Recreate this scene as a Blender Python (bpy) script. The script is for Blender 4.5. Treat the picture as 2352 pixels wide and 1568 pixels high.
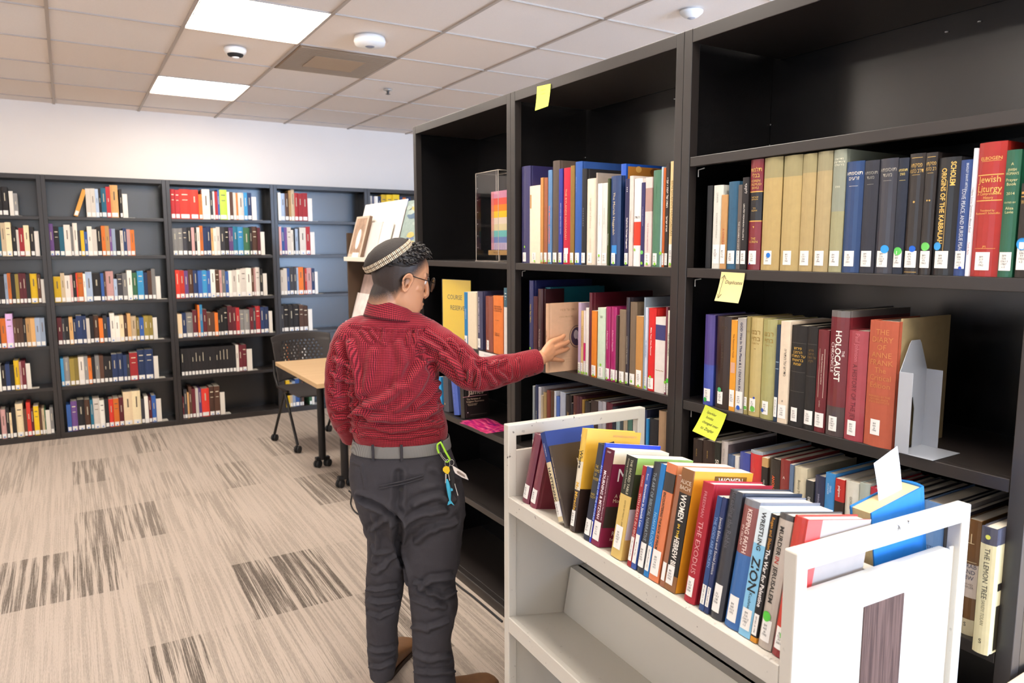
import bpy, bmesh, math, random, colorsys
from math import radians as rad, pi, sin, cos
from mathutils import Vector, Matrix, noise
for _o in list(bpy.data.objects): bpy.data.objects.remove(_o, do_unlink=True)
SC = bpy.context.scene
COL = SC.collection
# ------------------------------------------------------------------ camera
CX, CY, FP = 1176.0, 784.0, 1677.64
EYE = Vector((0, 0, 1.5416))
_p, _r, _y = rad(-7.219), rad(-0.078), rad(31.226)
FWD = Vector((sin(_y)*cos(_p), cos(_y)*cos(_p), sin(_p)))
_R = Vector((cos(_y), -sin(_y), 0)); _U = _R.cross(FWD)
RGT = _R*cos(_r)+_U*sin(_r); UPV = -_R*sin(_r)+_U*cos(_r)
cam = bpy.data.cameras.new('camera'); co = bpy.data.objects.new('camera', cam); COL.objects.link(co)
cam.sensor_width = 36; cam.lens = 36*FP/2352; cam.clip_start = .05
co.matrix_world = Matrix(((RGT.x, UPV.x, -FWD.x, EYE.x), (RGT.y, UPV.y, -FWD.y, EYE.y), (RGT.z, UPV.z, -FWD.z, EYE.z), (0, 0, 0, 1)))
cam.dof.use_dof = True; cam.dof.focus_distance = 1.9; cam.dof.aperture_fstop = 6.3
SC.camera = co
# ------------------------------------------------------------------ world, light, exposure
SC.view_settings.view_transform = 'Standard'; SC.view_settings.look = 'None'
SC.view_settings.gamma = 1; SC.view_settings.use_curve_mapping = False
SC.view_settings.exposure = .25
W = bpy.data.worlds.new('world'); SC.world = W; W.use_nodes = True
W.node_tree.nodes['Background'].inputs[0].default_value = (.75, .85, 1, 1)
W.node_tree.nodes['Background'].inputs[1].default_value = 1.0
def area(name, loc, rot, sx, sy, power, col):
    l = bpy.data.lights.new(name, 'AREA'); l.shape = 'RECTANGLE'; l.size = sx; l.size_y = sy; l.energy = power; l.color = col
    o = bpy.data.objects.new(name, l); COL.objects.link(o); o.location = loc; o.rotation_euler = rot; return o
area('window_daylight', (-4.33, 1.6, 1.6), (0, rad(-95), 0), 1.4, 3.0, 14, (.74, .86, 1))
area('window_daylight', (.9, -3.33, 1.6), (rad(98), 0, 0), 2.4, 1.4, 58, (.86, .93, 1))
area('window_daylight', (3.35, -3.33, 1.65), (rad(92), 0, 0), 2.2, 1.5, 340, (.42, .64, 1))
PANEL_EMIT = 22.0
# ------------------------------------------------------------------ projection helpers (pixel of the 2352x1568 photo -> point on a real plane)
def ray(x, y): return FWD*FP + RGT*(x-CX) - UPV*(y-CY)
def on(x, y, axis, val):
    d = ray(x, y); return EYE + d*((val-EYE[axis])/d[axis])
def onplane(x, y, p0, n):
    d = ray(x, y); n = Vector(n); return EYE + d*((Vector(p0)-EYE).dot(n)/d.dot(n))
def solve_x(px, base, dr):
    k = (px-CX)/FP; n = RGT-FWD*k; return -((base-EYE).dot(n))/dr.dot(n)
def solve_y(py, base, dr):
    m = -(py-CY)/FP; n = UPV-FWD*m; return -((base-EYE).dot(n))/dr.dot(n)
# ------------------------------------------------------------------ materials
def lin(h):
    h = h.lstrip('#'); c = [int(h[i:i+2], 16)/255 for i in (0, 2, 4)]
    return tuple((v/12.92 if v <= .04045 else ((v+.055)/1.055)**2.4) for v in c)+(1,)
_M = {}
def mat(hexc, rough=.6, metal=0, coat=0, var=.06, scale=40, spec=.5, bump=0):
    k = (hexc, rough, metal, coat, var, scale, spec, bump)
    if k in _M: return _M[k]
    m = bpy.data.materials.new('m_'+hexc); m.use_nodes = True; nt = m.node_tree; b = nt.nodes['Principled BSDF']
    c = lin(hexc)
    b.inputs['Base Color'].default_value = c; b.inputs['Roughness'].default_value = rough; b.inputs['Metallic'].default_value = metal
    b.inputs['Coat Weight'].default_value = coat; b.inputs['Specular IOR Level'].default_value = spec
    if var or bump:
        tc = nt.nodes.new('ShaderNodeTexCoord'); n = nt.nodes.new('ShaderNodeTexNoise'); n.inputs['Scale'].default_value = scale
        n.inputs['Detail'].default_value = 4; nt.links.new(tc.outputs['Object'], n.inputs['Vector'])
        if var:
            mx = nt.nodes.new('ShaderNodeMix'); mx.data_type = 'RGBA'
            mx.inputs[6].default_value = tuple(v*(1-2*var) for v in c[:3])+(1,); mx.inputs[7].default_value = tuple(min(1, v*(1+2*var)) for v in c[:3])+(1,)
            nt.links.new(n.outputs[0], mx.inputs[0]); nt.links.new(mx.outputs[2], b.inputs['Base Color'])
        if bump:
            bp = nt.nodes.new('ShaderNodeBump'); bp.inputs['Strength'].default_value = bump; bp.inputs['Distance'].default_value = .002
            nt.links.new(n.outputs[0], bp.inputs['Height']); nt.links.new(bp.outputs[0], b.inputs['Normal'])
    _M[k] = m; return m
def emis(name, col, st):
    m = bpy.data.materials.new(name); m.use_nodes = True; b = m.node_tree.nodes['Principled BSDF']
    b.inputs['Base Color'].default_value = (.9, .9, .9, 1); b.inputs['Emission Color'].default_value = col; b.inputs['Emission Strength'].default_value = st; return m
def glass(name, col=(1, 1, 1, 1), rough=.02):
    m = bpy.data.materials.new(name); m.use_nodes = True; nt = m.node_tree; b = nt.nodes['Principled BSDF']; out = nt.nodes['Material Output']
    g = nt.nodes.new('ShaderNodeBsdfGlossy'); g.inputs['Roughness'].default_value = rough
    t = nt.nodes.new('ShaderNodeBsdfTransparent'); t.inputs[0].default_value = col
    f = nt.nodes.new('ShaderNodeFresnel'); ge = nt.nodes.new('ShaderNodeNewGeometry'); ma = nt.nodes.new('ShaderNodeMath'); ma.operation = 'MULTIPLY_ADD'; ma.inputs[1].default_value = -.76; ma.inputs[2].default_value = 1.45; nt.links.new(ge.outputs['Backfacing'], ma.inputs[0]); nt.links.new(ma.outputs[0], f.inputs[0])
    x = nt.nodes.new('ShaderNodeMixShader'); nt.links.new(f.outputs[0], x.inputs[0]); nt.links.new(t.outputs[0], x.inputs[1]); nt.links.new(g.outputs[0], x.inputs[2])
    nt.links.new(x.outputs[0], out.inputs[0]); nt.nodes.remove(b); return m
PAPER = None
def paper():
    global PAPER
    if PAPER: return PAPER
    m = bpy.data.materials.new('page_edges'); m.use_nodes = True; nt = m.node_tree; b = nt.nodes['Principled BSDF']; b.inputs['Roughness'].default_value = .85
    tc = nt.nodes.new('ShaderNodeTexCoord'); mp = nt.nodes.new('ShaderNodeMapping'); mp.inputs['Scale'].default_value = (1500, 4, 4)
    n = nt.nodes.new('ShaderNodeTexNoise'); n.inputs['Scale'].default_value = 1; n.inputs['Detail'].default_value = 2
    mx = nt.nodes.new('ShaderNodeMix'); mx.data_type = 'RGBA'; mx.inputs[6].default_value = lin('C9BBA2'); mx.inputs[7].default_value = lin('F7F0E2')
    nt.links.new(tc.outputs['Object'], mp.inputs[0]); nt.links.new(mp.outputs[0], n.inputs['Vector']); nt.links.new(n.outputs[0], mx.inputs[0]); nt.links.new(mx.outputs[2], b.inputs['Base Color'])
    PAPER = m; return m
# ------------------------------------------------------------------ mesh helpers
class MB:
    def __init__(s): s.v = []; s.f = []; s.m = []; s.mats = []; s.sm = []
    def mi(s, m):
        if m not in s.mats: s.mats.append(m)
        return s.mats.index(m)
    def add(s, vs, fs, m, smooth=False):
        b = len(s.v); s.v += [tuple(v) for v in vs]; i = s.mi(m)
        for f in fs: s.f.append([b+j for j in f]); s.m.append(i); s.sm.append(smooth)
    def box(s, a, b, m, M=None):
        x0, y0, z0 = a; x1, y1, z1 = b
        vs = [Vector(v) for v in ((x0, y0, z0), (x1, y0, z0), (x1, y1, z0), (x0, y1, z0), (x0, y0, z1), (x1, y0, z1), (x1, y1, z1), (x0, y1, z1))]
        if M: vs = [M @ v for v in vs]
        s.add(vs, [(3, 2, 1, 0), (4, 5, 6, 7), (0, 1, 5, 4), (1, 2, 6, 5), (2, 3, 7, 6), (3, 0, 4, 7)], m)
    def bbox(s, a, b, m, c=.003):      # box with chamfered edges
        bm = bmesh.new(); bmesh.ops.create_cube(bm, size=1)
        for v in bm.verts:
            v.co = Vector(((a[k]+b[k])/2+(b[k]-a[k])*v.co[k] for k in range(3)))
        bmesh.ops.bevel(bm, geom=list(bm.edges), offset=c, segments=2, affect='EDGES', profile=.5)
        s.add([v.co for v in bm.verts], [[v.index for v in f.verts] for f in bm.faces], m); bm.free()
    def prism(s, pts, z0, z1, m, caps=True, smooth=False, ax=2):
        n = len(pts)
        def P(p, z): return (p[0], p[1], z) if ax == 2 else ((p[0], z, p[1]) if ax == 1 else (z, p[0], p[1]))
        vs = [P(p, z0) for p in pts]+[P(p, z1) for p in pts]
        s.add(vs, [(i, (i+1) % n, n+(i+1) % n, n+i) for i in range(n)], m, smooth)
        if caps: s.add(vs, [tuple(range(n-1, -1, -1)), tuple(range(n, 2*n))], m)
    def tube(s, pts, r, m, seg=10, closed=False, caps=True):
        pts = [Vector(p) for p in pts]; n = len(pts); rings = []; up = Vector((0, 0, 1)); prev = None
        for i, p in enumerate(pts):
            a = pts[i-1] if (i or closed) else p; b = pts[(i+1) % n] if (i < n-1 or closed) else p
            t = (b-a).normalized()
            if prev is None: u = t.cross(up); u = t.cross(Vector((1, 0, 0))) if u.length < .05 else u
            else: u = prev - t*prev.dot(t)
            u.normalize(); prev = u; w = t.cross(u); rr = r[i] if isinstance(r, (list, tuple)) else r
            rings.append([p+(u*cos(2*pi*k/seg)+w*sin(2*pi*k/seg))*rr for k in range(seg)])
        vs = [v for g in rings for v in g]; fs = []
        for i in range(n if closed else n-1):
            j = (i+1) % n
            for k in range(seg): fs.append((i*seg+k, i*seg+(k+1) % seg, j*seg+(k+1) % seg, j*seg+k))
        s.add(vs, fs, m, True)
        if caps and not closed: s.add(vs, [tuple(range(seg-1, -1, -1)), tuple(range((n-1)*seg, n*seg))], m)
    def lathe(s, prof, m, seg=32, org=(0, 0, 0)):
        vs = []; fs = []; n = len(prof)
        for k in range(seg):
            a = 2*pi*k/seg
            for r, z in prof: vs.append((org[0]+r*cos(a), org[1]+r*sin(a), org[2]+z))
        for k in range(seg):
            j = (k+1) % seg
            for i in range(n-1): fs.append((k*n+i, j*n+i, j*n+i+1, k*n+i+1))
        s.add(vs, fs, m, True)
    def build(s, name, parent=None, M=None):
        me = bpy.data.meshes.new(name); me.from_pydata(s.v, [], s.f)
        for m in s.mats: me.materials.append(m)
        me.polygons.foreach_set('material_index', s.m); me.polygons.foreach_set('use_smooth', s.sm); me.update()
        o = bpy.data.objects.new(name, me); COL.objects.link(o)
        if parent: o.parent = parent
        if M is not None: o.matrix_world = M
        return o
def tag(o, label=None, cat=None, group=None, kind=None):
    if label: o['label'] = label
    if cat: o['category'] = cat
    if group: o['group'] = group
    if kind: o['kind'] = kind
    return o
def empty(name, loc=(0, 0, 0), rz=0, M=None):
    o = bpy.data.objects.new(name, None); COL.objects.link(o); o.empty_display_size = .05
    if M is not None: o.matrix_world = M
    else: o.location = loc; o.rotation_euler = (0, 0, rz)
    return o
_T = {}
def text(s, size, xdir, up, at, m, mb, align='CENTER', bend=None, shear=0, ls=1.0, maxw=None, bold=0):
    """flat lettering added to the MB; xdir/up are vectors in the local frame, at is the anchor (centre)"""
    if any('\u0590' <= ch <= '\u05ff' for ch in s): s = '\n'.join(q[::-1] for q in s.split('\n'))      # right-to-left script
    k = (s, align, shear, ls, bold)
    if k not in _T:
        c = bpy.data.curves.new('lettering', 'FONT'); c.body = s; c.size = 1; c.align_x = align; c.align_y = 'CENTER'; c.resolution_u = 4 if any('\u0590' <= ch <= '\u05ff' for ch in s) else 2; c.shear = shear; c.space_line = ls; c.offset = bold
        o = bpy.data.objects.new('lettering', c); COL.objects.link(o)
        dg = bpy.context.evaluated_depsgraph_get(); me = bpy.data.meshes.new_from_object(o.evaluated_get(dg))
        _T[k] = ([tuple(v.co) for v in me.vertices], [tuple(p.vertices) for p in me.polygons])
        bpy.data.objects.remove(o); bpy.data.curves.remove(c); bpy.data.meshes.remove(me)
    vs, fs = _T[k]
    if not vs: return
    w = max(v[0] for v in vs)-min(v[0] for v in vs); sx = size
    if maxw and w*size > maxw: sx = maxw/w
    xd, u, a = Vector(xdir), Vector(up), Vector(at)
    out = []
    for v in vs:
        p = a+xd*(v[0]*sx)+u*(v[1]*size)
        if bend: p = bend(p)
        out.append(p)
    mb.add(out, fs, m)
# ------------------------------------------------------------------ colour words, only for labels
NAMES = dict(w='white', c='cream', t='tan', k='black', b='navy blue', u='blue', s='sky blue', l='pale blue', e='teal', g='green', m='lime green', r='red', R='bright red', o='orange', y='yellow', n='brown', p='pale pink', v='violet', M='maroon', a='grey', d='charcoal', G='olive', L='lilac')
HEX = dict(w='EDE4D8', c='E8CFA8', t='CFA066', k='1E1B1D', b='24365E', u='3560A8', s='3C97CC', l='A5B6CE', e='1F6A84', g='3A6848', m='AFD04A', r='B02A2E', R='DB3B2C', o='DC7428', y='E6BC1C', n='563829', p='D8A6A2', v='6A4A84', M='66202A', a='8A8886', d='3A3A40', G='96823A', L='D2AEDA')
WHITE = mat('F4F1EC', .5, var=.02); INK = mat('1A1A1C', .6, var=0); GOLD = mat('D8B25A', .4, var=0); CREAMINK = mat('F0E6D0', .5, var=0)
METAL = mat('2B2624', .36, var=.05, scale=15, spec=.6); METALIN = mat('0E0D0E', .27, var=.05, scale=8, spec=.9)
# ================================================================== ROOM
ZC, TW, TD, CX0, CY0 = 2.721, .6175, .6376, -.002, 6.324
def carpet():
    m = bpy.data.materials.new('carpet'); m.use_nodes = True; nt = m.node_tree; N = nt.nodes; L = nt.links; b = N['Principled BSDF']
    b.inputs['Roughness'].default_value = .95; b.inputs['Specular IOR Level'].default_value = .15
    tc = N.new('ShaderNodeTexCoord'); at = N.new('ShaderNodeAttribute'); at.attribute_name = 'dark'
    def nz(sc, det, rough=.5):
        mp = N.new('ShaderNodeMapping'); mp.inputs['Scale'].default_value = sc; n = N.new('ShaderNodeTexNoise'); n.inputs['Scale'].default_value = 1
        n.inputs['Detail'].default_value = det; n.inputs['Roughness'].default_value = rough
        L.new(tc.outputs['Object'], mp.inputs[0]); L.new(mp.outputs[0], n.inputs['Vector']); return n.outputs[0]
    def mth(op, a, c, cl=False):
        x = N.new('ShaderNodeMath'); x.operation = op; x.use_clamp = cl
        for i, q in enumerate((a, c)):
            if isinstance(q, (int, float)): x.inputs[i].default_value = q
            else: L.new(q, x.inputs[i])
        return x.outputs[0]
    n1 = nz((210, 2.6, 1), 3, .6); n2 = nz((380, 40, 1), 2); n3 = nz((45, 1.0, 1), 1); n4 = nz((420, 420, 1), 1)
    st = mth('SUBTRACT', mth('ADD', mth('MULTIPLY', n1, 1.0), mth('MULTIPLY', n3, .9)), .55)   # streak field
    s1 = mth('MULTIPLY', mth('SUBTRACT', st, .30), 5.0, True)
    base = mth('MULTIPLY', s1, .20)
    dk = mth('MULTIPLY', mth('MULTIPLY', s1, 1.1, True), at.outputs['Fac'])
    tot = mth('ADD', mth('ADD', base, mth('MULTIPLY', dk, .62)), mth('MULTIPLY', mth('SUBTRACT', n2, .5), .55), True)
    tot = mth('ADD', tot, mth('MULTIPLY', mth('SUBTRACT', n4, .5), .28), True)
    mx = N.new('ShaderNodeMix'); mx.data_type = 'RGBA'; mx.inputs[6].default_value = lin('C4B6A9'); mx.inputs[7].default_value = lin('4A423C')
    L.new(tot, mx.inputs[0]); L.new(mx.outputs[2], b.inputs['Base Color'])
    bp = N.new('ShaderNodeBump'); bp.inputs['Strength'].default_value = .5; bp.inputs['Distance'].default_value = .004; L.new(n4, bp.inputs['Height']); L.new(bp.outputs[0], b.inputs['Normal'])
    return m
def build_floor():
    random.seed(4)
    xs = [-4.4+.2135*i for i in range(42)]; ys = [-3.4+.3+.6145*j for j in range(-1, 18)]
    ys = [-3.4]+[y for y in ys if y > -3.4 and y < 7.2]+[7.2]
    off = 3.03-min(ys, key=lambda y: abs(y-3.03)); ys = [ys[0]]+[y+off for y in ys[1:-1]]+[7.2]
    xs = [-4.4]+[x+(.58-min(xs, key=lambda q: abs(q-.58))) for x in xs[1:]]+[4.6]
    xs = sorted(set(round(x, 4) for x in xs if -4.4 <= x <= 4.6))
    D = [(.58, 1.01, 3.03, 3.65, 1), (-.05, .42, 4.27, 4.9, .75), (-.4, .09, 3.65, 4.27, .9), (.2, .47, 2.4, 3.02, 1), (-.06, .15, 5.5, 6.1, .7), (.26, .48, 6.1, 6.75, .6),
         (.9, 1.09, 4.9, 5.5, .6), (1.3, 1.7, 4.3, 4.9, .75), (1.3, 1.5, 5.5, 6.1, .5), (1.0, 1.22, 2.4, 3.02, .8), (-.2, .0, 1.8, 2.4, .8), (1.02, 1.25, 1.8, 2.4, .3), (.1, .4, 3.65, 4.27, .12)]
    vs = []; fs = []; dk = []
    for i in range(len(xs)-1):
        for j in range(len(ys)-1):
            x0, x1, y0, y1 = xs[i], xs[i+1], ys[j], ys[j+1]; cx, cy = (x0+x1)/2, (y0+y1)/2
            v = random.random(); d = .18*v if v < .8 else .3*v
            for a in D:
                if a[0] < cx < a[1] and a[2] < cy < a[3]: d = a[4]
            b = len(vs); vs += [(x0, y0, 0), (x1, y0, 0), (x1, y1, 0), (x0, y1, 0)]; fs.append((b, b+1, b+2, b+3)); dk += [d]*4
    me = bpy.data.meshes.new('floor'); me.from_pydata(vs, [], fs); at = me.attributes.new('dark', 'FLOAT', 'POINT'); at.data.foreach_set('value', dk)
    me.materials.append(carpet()); o = bpy.data.objects.new('floor', me); COL.objects.link(o); tag(o, kind='structure')
build_floor()
def build_ceiling():
    random.seed(11)
    m = bpy.data.materials.new('ceiling_tile'); m.use_nodes = True; nt = m.node_tree; b = nt.nodes['Principled BSDF']; b.inputs['Roughness'].default_value = .9
    at = nt.nodes.new('ShaderNodeAttribute'); at.attribute_name = 'tint'; tc = nt.nodes.new('ShaderNodeTexCoord'); n = nt.nodes.new('ShaderNodeTexNoise'); n.inputs['Scale'].default_value = 220; n.inputs['Detail'].default_value = 3
    nt.links.new(tc.outputs['Object'], n.inputs['Vector'])
    mx = nt.nodes.new('ShaderNodeMix'); mx.data_type = 'RGBA'; mx.blend_type = 'MULTIPLY'; mx.inputs[0].default_value = .1
    nt.links.new(at.outputs['Color'], mx.inputs[6]); nt.links.new(n.outputs[0], mx.inputs[7]); nt.links.new(mx.outputs[2], b.inputs['Base Color'])
    bp = nt.nodes.new('ShaderNodeBump'); bp.inputs['Strength'].default_value = .25; bp.inputs['Distance'].default_value = .002; nt.links.new(n.outputs[0], bp.inputs['Height']); nt.links.new(bp.outputs[0], b.inputs['Normal'])
    bar = mat('B9ACA0', .5, var=0)
    holes = {(1, 1), (1, 4)} | {(1, k) for k in (7, 10, 13)} | {(-4, k) for k in (1, 4, 7)} | {(5, k) for k in (7, 10, 13)}
    vs = []; fs = []; col = []; mi = []
    warm, cool = (.93, .80, .69), (.94, .90, .88)
    for i in range(-8, 9):
        for k in range(-2, 16):
            if (i, k) in holes: continue
            x0, x1 = max(-4.4, CX0+i*TW), min(4.6, CX0+(i+1)*TW); y1, y0 = min(7.2, CY0-(k-1)*TD), max(-3.4, CY0-k*TD)
            if x1 <= x0 or y1 <= y0: continue
            t = random.random(); f = .93+.10*random.random(); c = [f*(warm[q]*(1-t*.75)+cool[q]*t*.75) for q in range(3)]
            b0 = len(vs); z = ZC+.004; vs += [(x0, y0, z), (x0, y1, z), (x1, y1, z), (x1, y0, z)]; fs.append((b0, b0+1, b0+2, b0+3)); col += [tuple(c)+(1,)]*4; mi.append(0)
    def bx(x0, x1, y0, y1):
        b0 = len(vs); z0, z1 = ZC-.004, ZC+.012
        for p in ((x0, y0, z0), (x1, y0, z0), (x1, y1, z0), (x0, y1, z0), (x0, y0, z1), (x1, y0, z1), (x1, y1, z1), (x0, y1, z1)): vs.append(p); col.append((.6, .55, .5, 1))
        for f in ((3, 2, 1, 0), (0, 1, 5, 4), (1, 2, 6, 5), (2, 3, 7, 6), (3, 0, 4, 7)): fs.append(tuple(b0+q for q in f)); mi.append(1)
    for i in range(-7, 8): x = CX0+i*TW; bx(x-.0085, x+.0085, -3.4, 7.2)
    for k in range(-1, 16):
        y = CY0-(k-1)*TD
        if -3.4 < y < 7.2: bx(-4.4, 4.6, y-.0028, y+.0028)
    me = bpy.data.meshes.new('ceiling'); me.from_pydata(vs, [], fs); ca = me.color_attributes.new('tint', 'FLOAT_COLOR', 'POINT')
    for q, c in enumerate(col): ca.data[q].color = c
    me.materials.append(m); me.materials.append(bar); me.polygons.foreach_set('material_index', mi)
    o = bpy.data.objects.new('ceiling', me); COL.objects.link(o); tag(o, kind='structure')
    pm = emis('light_diffuser', (1, .91, .80, 1), PANEL_EMIT); fr = mat('E8E4DE', .5, var=0)
    first = True
    for (i, k) in sorted(holes):
        x0, x1 = CX0+i*TW+.012, CX0+(i+1)*TW-.012; y1, y0 = CY0-(k-1)*TD-.008, CY0-k*TD+.008
        e = empty('ceiling_light', ((x0+x1)/2, (y0+y1)/2, ZC)); hx, hy = (x1-x0)/2, (y1-y0)/2
        mb = MB(); mb.box((-hx, -hy, 0), (hx, hy, .004), pm); mb.build('diffuser', e)
        mb = MB()
        for a in ((-hx, -hy, hx, -hy+.006), (-hx, hy-.006, hx, hy), (-hx, -hy, -hx+.006, hy), (hx-.006, -hy, hx, hy)): mb.box((a[0], a[1], -.001), (a[2], a[3], .05), fr)
        mb.box((-hx, -hy, .05), (hx, hy, .055), fr); mb.build('housing', e)
        lab = {(1, 1): 'small-looking far square ceiling light panel over the wall bookcases', (1, 4): 'large bright ceiling light panel cut by the top of the picture'}.get((i, k), 'square light panel in the ceiling grid behind the camera')
        tag(e, lab, 'ceiling light', 'square light panels in the tiled ceiling')
build_ceiling()
wallm = mat('FAF1E8', .85, var=.01, scale=3)
def wall(name, a, b):
    mb = MB(); mb.box(a, b, wallm); tag(mb.build(name), kind='structure')
wall('wall_back', (-4.5, 7.2, 0), (4.7, 7.3, 2.8)); wall('wall_left', (-4.5, -3.4, 0), (-4.4, 7.2, 2.8)); wall('wall_right', (4.6, -3.4, 0), (4.7, 7.2, 2.8)); wall('wall_front', (-4.5, -3.5, 0), (4.7, -3.4, 2.8))
wn = 0
for (x0, x1, y0, y1) in ((-.35, 2.1, -3.4, -3.4), (2.15, 4.55, -3.4, -3.4), (-4.4, -4.4, 0, 3.2)):
    wn += 1; e = empty('window_%d' % wn, ((x0+x1)/2, (y0+y1)/2, 0)); tag(e, kind='structure'); fm_ = mat('D8D6D2', .4, var=0); L_ = max(x1-x0, y1-y0)/2; sx_ = x1 > x0
    mb = MB(); T_ = lambda a, b, z0, z1, m, dd: mb.box((a, .0, z0) if sx_ else (.0, a, z0), (b, dd, z1) if sx_ else (dd, b, z1), m)
    T_(-L_, L_, .85, .9, fm_, .03); T_(-L_, L_, 2.35, 2.4, fm_, .03)
    for q in (-L_, -.02, L_-.04): T_(q, q+.04, .9, 2.35, fm_, .03)
    mb.build('window_frame', e); mb = MB(); T_(-L_+.04, L_-.04, .9, 2.35, mat('C8D4E2', .1, var=0), .01); mb.build('window_pane', e)
# ------------------------------------------------------------------ ceiling fittings
def at_ceiling(x, y): return on(x, y, 2, ZC-.004)
def lathe_thing(name, px, py, parts, label, cat):
    p = at_ceiling(px, py); e = empty(name, p)
    for nm, prof, m in parts:
        mb = MB(); mb.lathe(prof, m, 28); mb.build(nm, e)
    tag(e, label, cat); return e
pl = mat('F4F2EF', .45, var=0)
lathe_thing('smoke_detector', 540, 111, [('housing', [(.0, .001), (.062, 0), (.064, -.014), (.056, -.030), (.046, -.034)], pl), ('sensor_ring', [(.046, -.034), (.042, -.044), (.022, -.051)], INK), ('cap', [(.022, -.051), (.018, -.056), (.0, -.058)], pl)], 'white smoke detector with black ring, between the two light panels', 'smoke detector')
lathe_thing('wireless_access_point', 849, 86, [('housing', [(0, .001), (.083, 0), (.088, -.022), (.082, -.042), (.026, -.050)], pl), ('sensor_window', [(.026, -.050), (.018, -.054), (0, -.055)], mat('8C8F9C', .3, var=0))], 'thick round white ceiling unit above the grey vent tile', 'ceiling sensor')
lathe_thing('occupancy_sensor', 1588, 26, [('housing', [(0, .001), (.058, 0), (.056, -.01), (.034, -.028), (.02, -.033)], pl), ('lens', [(.02, -.033), (.012, -.037), (0, -.038)], mat('B9BCC6', .3, var=0))], 'white domed ceiling sensor above the black shelving', 'ceiling sensor')
lathe_thing('sprinkler_head', 891, 206, [('escutcheon', [(0, 0), (.035, -.001), (.034, -.006), (.012, -.01)], mat('D8D6D2', .3, metal=.8, var=0)), ('deflector', [(.01, -.01), (.008, -.03), (.02, -.032), (.0, -.038)], mat('6A6664', .3, metal=.8, var=0))], 'small chrome sprinkler head in the ceiling beyond the vent', 'sprinkler')
mb = MB(); vx0, vx1, vy1, vy0 = CX0+2*TW+.012, CX0+3*TW-.012, CY0-2*TD-.008, CY0-3*TD+.008
vent = empty('air_vent', ((vx0+vx1)/2, (vy0+vy1)/2, ZC-.006)); hx, hy = (vx1-vx0)/2, (vy1-vy0)/2
mb.box((-hx, -hy, 0), (hx, hy, .006), mat('96806A', .7, var=.06, scale=3)); mb.build('backing', vent)
mb = MB(); vm = mat('A28C74', .6, var=.02)
for q in range(24): y = -hy+.02+q*(2*hy-.04)/23; mb.box((-hx+.01, y-.003, -.004), (hx-.01, y+.003, 0), vm)
mb.build('grille', vent)
mb = MB(); mb.box((-.16, -.15, -.0055), (.16, .15, -.004), mat('B09A82', .6, var=.02)); mb.build('centre_plate', vent)
tag(vent, 'grey-brown return air vent filling one ceiling tile', 'air vent')
# ================================================================== BOOKCASES
def bookcase(name, M, w, depth, levels, top, label, group, rail=.036, up=.030, clips=False):
    """local: x along the front, y depth, z up, origin at the front left foot"""
    e = empty(name, M=M)
    def part(nm, a, b, m=METAL, c=.0015):
        mb = MB(); mb.bbox(a, b, m, c); return mb.build(nm, e)
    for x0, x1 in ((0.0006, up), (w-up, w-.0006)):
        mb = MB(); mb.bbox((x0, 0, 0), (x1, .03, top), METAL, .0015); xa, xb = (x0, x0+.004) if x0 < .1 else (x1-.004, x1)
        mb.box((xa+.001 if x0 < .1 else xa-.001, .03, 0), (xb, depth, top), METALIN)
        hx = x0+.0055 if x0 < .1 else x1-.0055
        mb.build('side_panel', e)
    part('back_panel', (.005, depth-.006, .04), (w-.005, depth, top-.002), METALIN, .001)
    part('top_panel', (up, .0005, top-rail), (w-up, depth-.007, top), METAL)
    for k, z in enumerate(levels):
        if k == 0: part('kick_plate', (up, .0005, 0), (w-up, .02, z-.003)); part('shelf', (up, .001, z-.003), (w-up, .03, z)); part('shelf', (.006, .031, z-.003), (w-.006, depth-.007, z))
        else:
            mb = MB(); mb.bbox((up+.0015, .002, z-.026), (w-up-.0015, .02, z), METAL, .0015); mb.box((.007, .02, z-.004), (w-.007, depth-.007, z), METAL)
            mb.build('shelf', e)
            if clips:
                mb = MB(); wm = mat('D8D6D2', .4, metal=.5, var=0)
                for q in (up+.003,):
                    x = q+.004; mb.tube([(x+.022, .03, z-.030), (x, .03, z-.033), (x, .03, z-.052)], .0016, wm, 6)
                mb.build('shelf_clip', e)
    if clips:
        mb = MB(); wm = mat('C8C8C8', .4, var=0)
        for q in range(7): mb.box((.008, depth-.012, top-.22-.06*q), (.0105, depth-.0095, top-.2165-.06*q), wm)
        for x, z in ((w*.56, top-.075), (w*.64, top-.07)): mb.lathe([(0, 0), (.004, 0), (.004, .002)], wm, 10, (x, depth-.008, z))
        mb.build('fixing_screw', e)
    tag(e, label, 'bookcase', group); return e
LV = [.046, .43, .772, 1.1135, 1.488]
XR = 1.4775
def MR(yl): return Matrix(((0, 1, 0, XR), (-1, 0, 0, yl), (0, 0, 1, 0), (0, 0, 0, 1)))
SEAM = [3.362, 2.446, 1.530, .616]
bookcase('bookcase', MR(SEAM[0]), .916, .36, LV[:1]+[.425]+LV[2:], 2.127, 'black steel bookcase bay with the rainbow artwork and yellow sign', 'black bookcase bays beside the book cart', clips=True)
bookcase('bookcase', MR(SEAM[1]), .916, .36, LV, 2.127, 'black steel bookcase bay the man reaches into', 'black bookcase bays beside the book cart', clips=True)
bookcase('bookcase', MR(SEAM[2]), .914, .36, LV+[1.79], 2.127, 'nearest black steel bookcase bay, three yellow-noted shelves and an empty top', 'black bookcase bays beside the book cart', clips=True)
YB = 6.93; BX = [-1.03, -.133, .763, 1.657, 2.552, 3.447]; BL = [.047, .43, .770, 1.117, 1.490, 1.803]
bl = ['wall bookcase bay cut off by the left edge of the picture', 'wall bookcase bay with a leaning orange book on its top shelf', 'wall bookcase bay with lime green book on its top shelf', 'half-empty wall bookcase bay behind the perforated chair', 'wall bookcase bay mostly hidden behind the display rack']
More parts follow.
